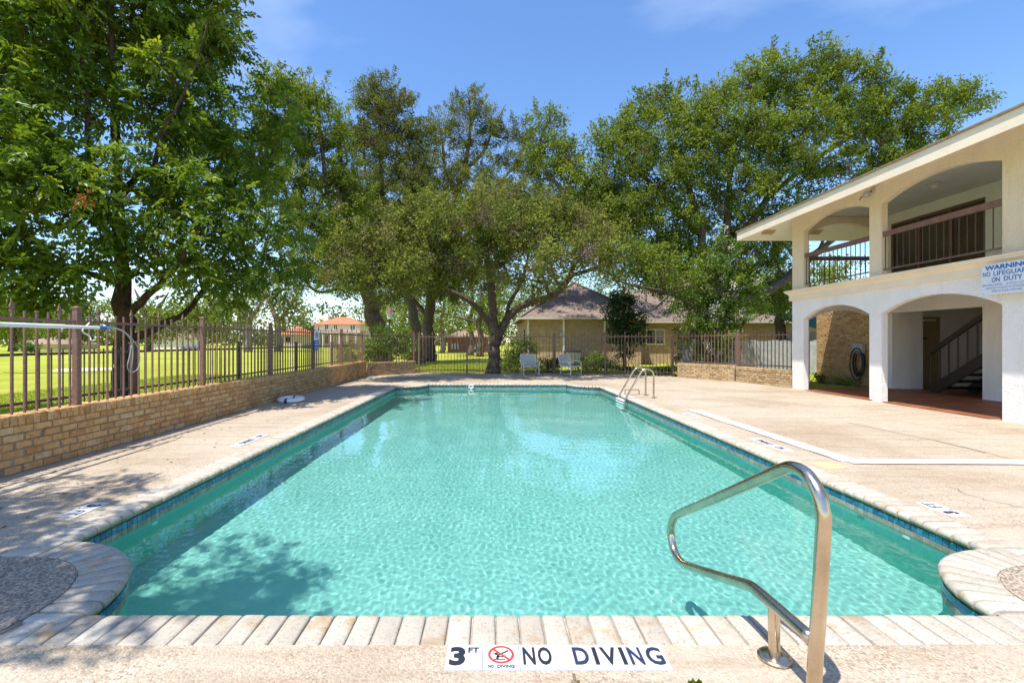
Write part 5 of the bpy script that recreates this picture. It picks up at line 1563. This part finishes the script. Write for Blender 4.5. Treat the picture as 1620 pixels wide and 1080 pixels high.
tree('live_oak', 'leaning live oak with dark trunk above the hedge', (P(606, 560, 22).x, 22, 0),
     [([(606, 583, 22), (603, 555, 22), (598, 525, 22), (590, 495, 22), (582, 462, 22), (572, 430, 22), (560, 395, 22), (548, 350, 22), (540, 290, 22), (536, 220, 22), (530, 160, 22)], [0.50, 0.42, 0.40, 0.37, 0.33, 0.28, 0.22, 0.17, 0.13, 0.09, 0.02]),
      ([(570, 425, 22), (545, 385, 21.8), (525, 335, 21.6), (513, 270, 21.4), (505, 190, 21.2), (495, 130, 21)], [0.18, 0.15, 0.13, 0.10, 0.07, 0.02]),
      ([(555, 400, 22), (510, 370, 21), (465, 330, 20.5), (440, 270, 20), (430, 190, 20)], [0.13, 0.11, 0.09, 0.06, 0.02])],
     [(428, 130, 28, 20, .8), (455, 165, 42, 20.5), (492, 150, 32, 21), (440, 225, 46, 20.5), (490, 215, 44, 21), (528, 205, 34, 21.5, .8), (450, 300, 50, 20.5), (510, 285, 42, 21.5), (545, 265, 30, 22, .8), (480, 360, 50, 20.5), (535, 345, 38, 21.5), (545, 400, 36, 21), (500, 420, 42, 20.5), (560, 310, 34, 22), (470, 430, 30, 20.5), (530, 450, 30, 20, .8)],
     seed=22, moss=0.14, tint=0.62, bare=4, **{**OAK, 'leaf': 'leaf_oak_bright'})

tree('live_oak', 'tall narrow live oak with brown moss, left of the middle', (P(661, 570, 27).x, 27, 0),
     [([(661, 576, 27), (660, 545, 27), (656, 510, 27), (648, 470, 27), (632, 420, 27), (616, 370, 27), (606, 310, 27), (602, 240, 27), (600, 180, 27), (603, 120, 27)], [0.42, 0.30, 0.28, 0.26, 0.23, 0.20, 0.17, 0.13, 0.09, 0.02]),
      ([(640, 440, 27), (640, 390, 27), (652, 330, 27), (655, 270, 27), (650, 210, 27)], [0.16, 0.13, 0.10, 0.07, 0.02]),
      ([(615, 370, 27), (590, 330, 27), (578, 270, 27), (575, 210, 27)], [0.12, 0.09, 0.07, 0.02])],
     [(602, 135, 24, 27, .8), (585, 160, 28, 27), (618, 170, 30, 27), (592, 205, 36, 27), (636, 210, 30, 27), (570, 240, 26, 27, .8), (615, 250, 38, 27), (654, 250, 26, 27, .8), (590, 295, 38, 26.5), (635, 300, 40, 26.5), (664, 295, 26, 27), (605, 345, 40, 26), (650, 350, 34, 26), (570, 335, 28, 26.5), (580, 385, 34, 26), (625, 395, 40, 25.5), (665, 400, 30, 26), (672, 215, 26, 27), (556, 215, 24, 27), (545, 300, 28, 26.5), (640, 160, 20, 27, .7), (678, 330, 30, 26)],
     seed=23, moss=0.42, tint=0.42, bare=5, **{**OAK, 'dens': 24})

tree('live_oak', 'sparse live oak with bare upper branches in the middle', (P(678, 566, 31).x, 31, 0),
     [([(678, 573, 31), (678, 550, 31), (676, 515, 31), (680, 480, 31), (692, 430, 31), (706, 370, 31), (722, 310, 31), (738, 250, 31), (744, 200, 31), (742, 150, 31)], [0.55, 0.42, 0.38, 0.36, 0.30, 0.25, 0.20, 0.15, 0.10, 0.03]),
      ([(722, 310, 31), (705, 270, 31), (700, 230, 31), (694, 190, 31)], [0.12, 0.10, 0.07, 0.02]),
      ([(735, 270, 31), (765, 240, 31), (780, 205, 31), (800, 165, 31)], [0.13, 0.10, 0.07, 0.02]),
      ([(706, 370, 31), (750, 330, 31), (790, 290, 31), (815, 260, 31)], [0.15, 0.12, 0.08, 0.02]),
      ([(684, 470, 31), (720, 450, 30), (750, 430, 29), (790, 420, 29)], [0.2, 0.15, 0.12, 0.05]),
      ([(676, 500, 31), (650, 470, 31), (620, 450, 30), (590, 440, 30)], [0.18, 0.14, 0.10, 0.04])],
     [(742, 165, 26, 31, .8), (715, 190, 26, 31, .55), (770, 185, 24, 31, .55), (690, 205, 24, 31, .6), (740, 215, 30, 31, .7), (782, 215, 26, 31, .65), (710, 250, 28, 31, .5), (760, 260, 30, 31, .6), (805, 255, 22, 31, .6), (735, 300, 34, 30, .8), (690, 300, 26, 31, .6), (790, 295, 28, 30, .7), (700, 345, 34, 29), (760, 345, 36, 29), (815, 310, 26, 30, .7), (660, 420, 34, 29), (720, 410, 34, 28.5), (775, 440, 28, 29, .8), (840, 330, 32, 26), (870, 310, 30, 26, .8), (900, 345, 34, 26), (835, 365, 34, 26), (935, 340, 32, 26), (965, 325, 32, 26.5), (1000, 350, 34, 27), (640, 450, 36, 29), (700, 455, 30, 29), (780, 380, 34, 29), (815, 215, 26, 31, .8), (835, 265, 28, 31), (670, 260, 26, 31), (715, 285, 28, 30), (665, 320, 28, 30), (800, 330, 30, 29), (845, 225, 20, 31, .7)],
     seed=24, moss=0.40, tint=0.50, bare=9, **{**OAK, 'dens': 22})

YF = 20.5
tree('live_oak', 'huge spreading live oak with broad sunlit crown beside the arcade building', (P(1128, 585, YF).x, YF, 0),
     [([(1128, 588, YF), (1127, 565, YF), (1126, 535, YF), (1122, 505, YF)], [0.55, 0.42, 0.40, 0.40]),
      ([(1120, 510, YF), (1098, 478, YF), (1070, 450, YF), (1040, 422, YF - .2), (1015, 402, YF - .4), (985, 378, YF - .3), (955, 360, YF), (920, 335, YF + .5), (888, 300, YF + 1), (865, 272, YF + 1.5), (852, 240, YF + 1.8), (862, 195, YF + 2)], [0.26, 0.23, 0.21, 0.19, 0.18, 0.16, 0.15, 0.13, 0.11, 0.09, 0.07, 0.02]),
      ([(1122, 510, YF), (1116, 460, YF), (1112, 410, YF), (1108, 360, YF), (1090, 300, YF), (1070, 240, YF), (1050, 180, YF)], [0.26, 0.22, 0.20, 0.17, 0.13, 0.09, 0.03]),
      ([(1124, 505, YF), (1140, 450, YF), (1146, 400, YF), (1150, 340, YF), (1155, 280, YF), (1165, 210, YF), (1180, 140, YF)], [0.24, 0.20, 0.17, 0.15, 0.11, 0.08, 0.02]),
      ([(1128, 510, YF), (1165, 480, YF + .3), (1210, 462, YF + .6), (1245, 440, YF + 1), (1285, 405, YF + 1.4), (1330, 370, YF + 1.8)], [0.28, 0.25, 0.23, 0.21, 0.17, 0.10]),
      ([(1146, 400, YF), (1180, 360, YF), (1215, 310, YF), (1250, 250, YF), (1285, 180, YF), (1300, 110, YF)], [0.18, 0.16, 0.13, 0.10, 0.07, 0.02]),
      ([(1215, 310, YF), (1280, 260, YF), (1350, 215, YF), (1430, 190, YF), (1510, 165, YF)], [0.12, 0.10, 0.08, 0.06, 0.02]),
      ([(1100, 480, YF), (1060, 465, YF - .5), (1020, 455, YF - 1), (980, 445, YF - 1.2)], [0.12, 0.09, 0.07, 0.03]),
      ([(1108, 370, YF), (1060, 320, YF), (1010, 270, YF), (970, 215, YF)], [0.14, 0.11, 0.08, 0.02])],
     [(866, 195, 26, 22.3), (850, 240, 30, 22.2, .8), (884, 250, 32, 22), (900, 295, 34, 21.5), (845, 285, 22, 22, .6), (935, 310, 32, 21), (965, 225, 36, 20.5), (1005, 190, 36, 20.5), (1045, 160, 34, 20.5), (1000, 250, 46, 20), (960, 285, 38, 20.5), (1060, 215, 50, 20), (1100, 170, 38, 20.5), (1140, 200, 48, 20), (1175, 140, 40, 20.5), (1215, 120, 34, 20.5), (1050, 290, 50, 20), (1110, 260, 52, 19.8), (1180, 220, 52, 20), (1250, 140, 44, 20.5), (1298, 110, 38, 20.5), (1345, 130, 40, 20.5), (1240, 205, 50, 20), (1300, 180, 50, 20), (1360, 190, 42, 20.5), (1400, 150, 34, 20.5), (1170, 300, 46, 20), (1010, 335, 44, 20), (1070, 355, 44, 20), (1235, 275, 46, 20), (1300, 250, 42, 20), (1420, 190, 40, 20.5), (1465, 160, 34, 20.5), (1510, 165, 32, 20.5), (1545, 165, 18, 20.5), (1460, 210, 38, 20.5), (1390, 240, 38, 20.5), (1130, 330, 40, 20.5, .7), (1200, 350, 36, 20.5), (960, 350, 36, 20), (1000, 395, 32, 19.6), (1050, 410, 34, 19.8, .8), (1245, 340, 34, 20.5), (1010, 440, 24, 19.6, .8), (1100, 410, 28, 20, .7), (1180, 400, 30, 20.5, .7), (1230, 400, 26, 21, .7), (1330, 300, 40, 21), (1420, 260, 40, 21), (1280, 330, 36, 21, .8), (1040, 455, 18, 20, .6), (1060, 440, 34, 22), (1100, 460, 36, 22), (1160, 440, 36, 22), (1200, 430, 34, 22), (1230, 470, 30, 22.5), (1080, 390, 36, 21.5), (1030, 400, 30, 21), (1150, 385, 34, 21.5), (1190, 480, 28, 22.5), (1230, 370, 34, 21.5), (990, 330, 36, 21), (940, 360, 32, 21), (920, 330, 28, 21.5), (905, 255, 26, 21.5), (1010, 400, 28, 16.8), (1050, 425, 24, 16.4), (980, 420, 24, 16.6), (1085, 440, 20, 16.2, .8)],
     seed=25, moss=0.05, tint=0.54, bare=3, **{**OAK, 'leaf': 'leaf_oak_bright', 'dens': 27})

# oaks further back between the trunks
for (bx, Yd, cls, sd, lab) in ((745, 44, [(735, 430, 40, 44), (775, 420, 36, 44), (755, 460, 34, 44), (710, 450, 30, 44), (800, 455, 30, 44)], 31, 'smaller oak further back, seen right of the forked trunk gap'),
                         (700, 52, [(690, 450, 36, 52), (660, 460, 34, 52), (640, 480, 28, 52), (715, 480, 26, 52)], 32, 'distant oak on the far lawn between two trunks'),
                         (1235, 24, [(1232, 452, 32, 24), (1215, 488, 24, 24), (1246, 492, 24, 24), (1222, 425, 26, 24), (1300, 430, 34, 25), (1340, 440, 34, 25)], 33, 'young yellow green tree behind the grey plank fence'),
                         (640, 58, [(612, 490, 34, 58), (640, 500, 36, 58), (680, 500, 34, 58), (595, 465, 24, 58), (720, 510, 26, 58)], 35, 'bushy distant tree behind the lamp post and oak trunks'),
                         (840, 60, [(800, 480, 40, 60), (840, 470, 40, 60), (770, 500, 34, 60), (870, 480, 34, 60)], 36, 'distant tree behind the left corner of the brick house'),
                         (1110, 42, [(1080, 450, 44, 42), (1130, 450, 46, 42), (1180, 450, 46, 42), (1230, 460, 44, 42), (1110, 500, 40, 42), (1170, 505, 40, 42), (1230, 510, 40, 42), (1290, 450, 44, 42)], 37, 'dense dark tree mass behind the crape myrtle and plank fence'),
                         (760, 40, [(730, 480, 30, 40), (770, 490, 30, 40), (745, 505, 24, 40), (700, 495, 26, 40)], 39, 'bushy young oak right behind the forked trunk'),
                         (985, 46, [(1000, 440, 36, 46), (960, 450, 30, 46), (1040, 450, 34, 46), (900, 455, 28, 46), (930, 430, 26, 46)], 34, 'oak behind the roof ridge of the brick house')):
    yb = CY + FOC * CAM_H / Yd
    tree('shade_tree', lab, (P(bx, yb, Yd).x, Yd, 0), [([(bx, yb, Yd), (bx + 2, 540, Yd), (bx - 2, 510, Yd), (bx + 3, 480, Yd), (bx, 445, Yd)], [0.35, 0.26, 0.22, 0.18, 0.06])], cls,
         leaf='leaf_yellow' if sd == 33 else 'leaf_oak_bright', ln=0.16 if sd == 33 else 0.26, wd=0.09 if sd == 33 else 0.13, cr=0.4 if sd == 33 else 0.7, nper=40, dens=14 if sd == 33 else 6, seed=sd, tint=0.55)

# crape myrtle with white blossoms behind the planter wall
YM = 17.6
tree('crape_myrtle', 'crape myrtle with white blossoms rising behind the low planter wall', (P(1122, 578, YM).x, YM, 0),
     [([(1120, 592, YM), (1112, 555, YM), (1100, 515, YM), (1085, 470, YM), (1080, 430, YM)], [0.06, 0.05, 0.045, 0.035, 0.01]),
      ([(1122, 592, YM), (1122, 550, YM), (1118, 500, YM), (1118, 450, YM), (1120, 400, YM)], [0.06, 0.05, 0.045, 0.035, 0.01]),
      ([(1124, 592, YM), (1134, 550, YM), (1146, 510, YM), (1158, 460, YM), (1168, 410, YM)], [0.06, 0.05, 0.045, 0.035, 0.01]),
      ([(1126, 592, YM), (1146, 560, YM), (1170, 525, YM), (1190, 485, YM)], [0.05, 0.045, 0.035, 0.01])],
     [(1085, 455, 32, YM), (1118, 425, 32, YM), (1155, 420, 30, YM), (1180, 455, 28, YM), (1100, 495, 34, YM), (1140, 470, 36, YM), (1165, 500, 30, YM), (1128, 520, 34, YM), (1195, 480, 20, YM, .8), (1090, 530, 24, YM), (1120, 560, 26, YM), (1150, 540, 22, YM, .8), (1108, 580, 16, YM), (1150, 385, 22, YM, .8), (1068, 490, 18, YM, .8)],
     leaf='leaf_bush', ln=0.105, wd=0.058, cr=0.25, nper=64, dens=30, barkm='bark', seed=41, tint=0.42, blossom=0.16, sprig=8)
YV = 21.8
tree('vine_tree', 'dark vine covered slim tree in front of the brick house', (P(988, 580, YV).x, YV, 0),
     [([(988, 584, YV), (988, 540, YV), (986, 500, YV), (988, 455, YV)], [0.10, 0.08, 0.07, 0.02])],
     [(988, 475, 20, YV), (978, 500, 22, YV), (1000, 505, 22, YV), (985, 530, 22, YV), (1006, 530, 16, YV), (990, 558, 16, YV), (975, 478, 12, YV)],
     leaf='leaf_dark', ln=0.11, wd=0.07, cr=0.28, nper=70, dens=52, seed=42, tint=0.5)

# shrubs
def shrub(label, cls, leaf='leaf_bush', seed=1, dens=80, ln=0.095, wd=0.052, nper=50, tint=0.5, name='shrub', cr=0.2):
    c0 = cls[0]; bx = P(c0[0], 540, c0[3])
    gy = CY + FOC * CAM_H / c0[3]
    stems = [([(c0[0], gy, c0[3]), ((c0[0] + c[0]) / 2, (gy + c[1]) / 2 + 4, (c0[3] + c[3]) / 2), (c[0], c[1] + 3, c[3])], [0.03, 0.022, 0.012]) for c in cls]
    return tree(name, label, (bx.x, bx.y, 0), stems, cls, leaf=leaf, ln=ln, wd=wd, cr=cr, nper=nper, dens=dens, seed=seed, tint=tint, cat='shrub', sides=5, barkm='bark')
shrub('broad leafy green hedge behind the corner wall fence', [(590, 548, 22, 19.8), (618, 545, 24, 19.8), (640, 550, 20, 20), (605, 530, 18, 20), (632, 528, 14, 20.2), (580, 565, 14, 19.6), (650, 565, 12, 19.8)], seed=51, tint=0.55)
shrub('yellow green vine on the fence at the end of the long wall', [(553, 552, 13, 18.2), (545, 568, 11, 17.9), (562, 566, 12, 18.4), (556, 582, 8, 18.0)], 'leaf_yellow', seed=52, tint=0.3)
shrub('tall bright shrub beside the oak trunk behind the first chair', [(818, 552, 16, 20.2), (834, 548, 15, 20.2), (812, 572, 14, 20.2), (830, 574, 15, 20.0), (800, 583, 11, 19.9)], seed=53, tint=0.62)
shrub('low shrub between the two sling chairs behind the fence', [(868, 578, 14, 19.6), (880, 575, 12, 19.6), (857, 583, 10, 19.6)], seed=54, tint=0.5)
shrub('shrub behind the second chair in front of the brick house', [(940, 572, 16, 19.8), (954, 578, 13, 19.6), (928, 581, 12, 19.6), (916, 580, 10, 19.9)], seed=55, tint=0.58)
shrub('dark shrub at the foot of the slim vine tree', [(970, 582, 12, 19.6), (985, 584, 10, 19.4), (1000, 586, 8, 19.2)], 'leaf_dark', seed=56, tint=0.7)
shrub('dark shrub left of the first chair at the oak foot', [(798, 576, 10, 21.5), (805, 558, 8, 21.5)], 'leaf_dark', seed=57, tint=0.6)
shrub('shrubs growing along the shaded right end of the iron fence', [(1050, 585, 8, 17.9), (1064, 583, 8, 17.9), (1035, 588, 6, 18.2), (1075, 566, 8, 18.2)], seed=58, tint=0.45)
shrub('creeping plants on the ground inside the far arch', [(1300, 601, 6, 14.6), (1316, 602, 6, 14.3), (1332, 604, 6, 14.0), (1347, 606, 6, 13.7), (1360, 609, 5, 13.5), (1292, 596, 5, 15.0)], seed=59, tint=0.55, ln=0.06, wd=0.035, dens=70, cr=0.13)
shrub('green bush on the golf lawn in front of the tan roof house', [(36, 548, 7, 55), (46, 546, 8, 55), (56, 549, 6, 55)], seed=60, dens=14, ln=0.3, wd=0.16, cr=0.5, tint=0.4)

# distant trees beyond the golf lawn
far = [(20, 62, [(0, 500, 34), (40, 490, 40), (20, 525, 24), (70, 510, 28)], 'round green tree beyond the lawn at the left edge'),
       (120, 70, [(110, 495, 36), (150, 500, 34), (90, 515, 26), (140, 525, 20)], 'dense green tree beyond the bunker'),
       (235, 66, [(230, 500, 34), (265, 505, 30), (205, 510, 26), (250, 525, 20)], 'green tree behind the white garage'),
       (320, 72, [(310, 495, 36), (345, 490, 34), (330, 520, 22), (290, 515, 24)], 'broad tree beyond the lawn right of the pecan trunk'),
       (392, 58, [(380, 470, 34), (420, 465, 34), (400, 495, 26), (360, 490, 26)], 'grey green oak with open branches across the lawn'),
       (440, 62, [(430, 470, 32), (462, 470, 24), (440, 500, 24), (470, 492, 14)], 'open branched oak left of the red roof house'),
       (592, 90, [(592, 500, 20), (606, 515, 20), (584, 490, 12)], 'distant tree right of the red roof house')]
for i, (bx, Yd, cls, lab) in enumerate(far):
    yb = CY + FOC * (CAM_H + 0.03) / Yd
    op = i in (4, 5)
    tree('shade_tree', lab, (P(bx, yb, Yd).x, Yd, 0),
         [([(bx, yb, Yd), (bx + 1, 530, Yd), (bx - 3, 505, Yd), (bx - 12, 480, Yd), (bx - 22, 458, Yd)], [0.55, 0.42, 0.36, 0.28, 0.1]),
          ([(bx - 2, 512, Yd), (bx + 16, 488, Yd), (bx + 32, 462, Yd)], [0.3, 0.24, 0.08])],
         [(c[0], c[1], c[2], Yd, 0.5 if op else 1.0) for c in cls], leaf='leaf_oak' if op else 'leaf_oak_bright', ln=0.42, wd=0.21, cr=0.9, nper=34, dens=4.2, seed=70 + i, tint=0.6, bare=14 if op else 0, sides=6, barkm='bark_pale' if op else 'bark')
# woods on the horizon
rngt = np.random.default_rng(9)
n = 2600
cp = np.stack([rngt.uniform(-240, 240, n), rngt.uniform(135, 165, n), np.abs(rngt.normal(0, 1, n)) * 2.6 + 0.3], -1)
hump = 1.0 + 0.35 * np.sin(cp[:, 0] * 0.11) + 0.25 * np.sin(cp[:, 0] * 0.31 + 1)
cp[:, 2] *= hump * 2.3
v, f, t_ = foliage(rngt, cp, rngt.uniform(1.2, 2.2, n), 26, 1.0, 0.6, np.clip(rngt.normal(0.45, 0.18, n), 0, 1))
tag(link('woods', np_mesh('woods', v, f, 'leaf_oak', False, t_)), 'far green woods along the horizon beyond the lawn', 'woods', kind='stuff')

# grass blades where the lawn comes close
def blades(n, xr, yr, hmin, hmax, seed, z=-0.03):
    rng = np.random.default_rng(seed)
    p = np.stack([rng.uniform(*xr, n), rng.uniform(*yr, n), np.full(n, z)], -1)
    a = rng.uniform(0, 2 * PI, n); w = rng.uniform(0.004, 0.008, n); h_ = rng.uniform(hmin, hmax, n)
    s = np.stack([np.cos(a) * w, np.sin(a) * w, np.zeros(n)], -1)
    tip = p + np.stack([rng.normal(0, 0.35, n) * h_, rng.normal(0, 0.35, n) * h_, h_], -1)
    v = np.stack([p - s, p + s, tip], 1).reshape(-1, 3)
    f = np.arange(3 * n).reshape(-1, 3)
    return v, f, np.repeat(np.clip(rng.normal(0.5, 0.2, n), 0, 1), 3)
parts = [blades(60000, (-12, -4.9), (4, 18), 0.03, 0.085, 1), blades(36000, (-4, 3), (19.4, 28), 0.04, 0.11, 2), blades(9000, (2.5, 7.2), (18.2, 20.5), 0.04, 0.12, 3)]
o_ = tag(add_foliage('grass', parts, 'grass_blade', None), 'short green grass blades on the lawn behind the fences', 'grass', kind='stuff')
# a few dry leaves blown onto the deck
rngl = np.random.default_rng(17)
nl_ = 150
fx = np.where(rngl.uniform(size=nl_) < 0.6, rngl.uniform(-4.55, -3.0, nl_), rngl.uniform(-2.5, 6.5, nl_))
fy_ = np.where(fx < -3.0, rngl.uniform(2.6, 17, nl_), rngl.uniform(14.6, 17.8, nl_))
pp_ = np.stack([fx, fy_, np.full(nl_, 0.004)], -1)
dd_ = unit(np.stack([rngl.normal(size=nl_), rngl.normal(size=nl_), np.abs(rngl.normal(size=nl_)) * 0.15], -1))
v, f = leaves_from(rngl, pp_, dd_, np.tile(np.array([0, 0, 1.0]), (nl_, 1)), rngl.uniform(0.03, 0.06, nl_), rngl.uniform(0.012, 0.022, nl_))
tag(link('fallen_leaves', np_mesh('fallen_leaves', v, f, 'moss', False, np.repeat(rngl.uniform(0, 0.7, nl_), 4))), 'dry brown leaves scattered on the pool deck', 'leaves', kind='stuff')
# weeds in the deck joint
parts = [blades(60, (0.735, 0.785), (1.745, 1.765), 0.006, 0.016, 4, 0.0), blades(24, (0.30, 0.33), (1.74, 1.77), 0.004, 0.010, 5, 0.0)]
tag(add_foliage('weeds', parts, 'leaf_bush', None), 'tiny weeds sprouting from the near deck joint', 'weeds', kind='stuff')
print('leaf triangles', LEAVES[0])
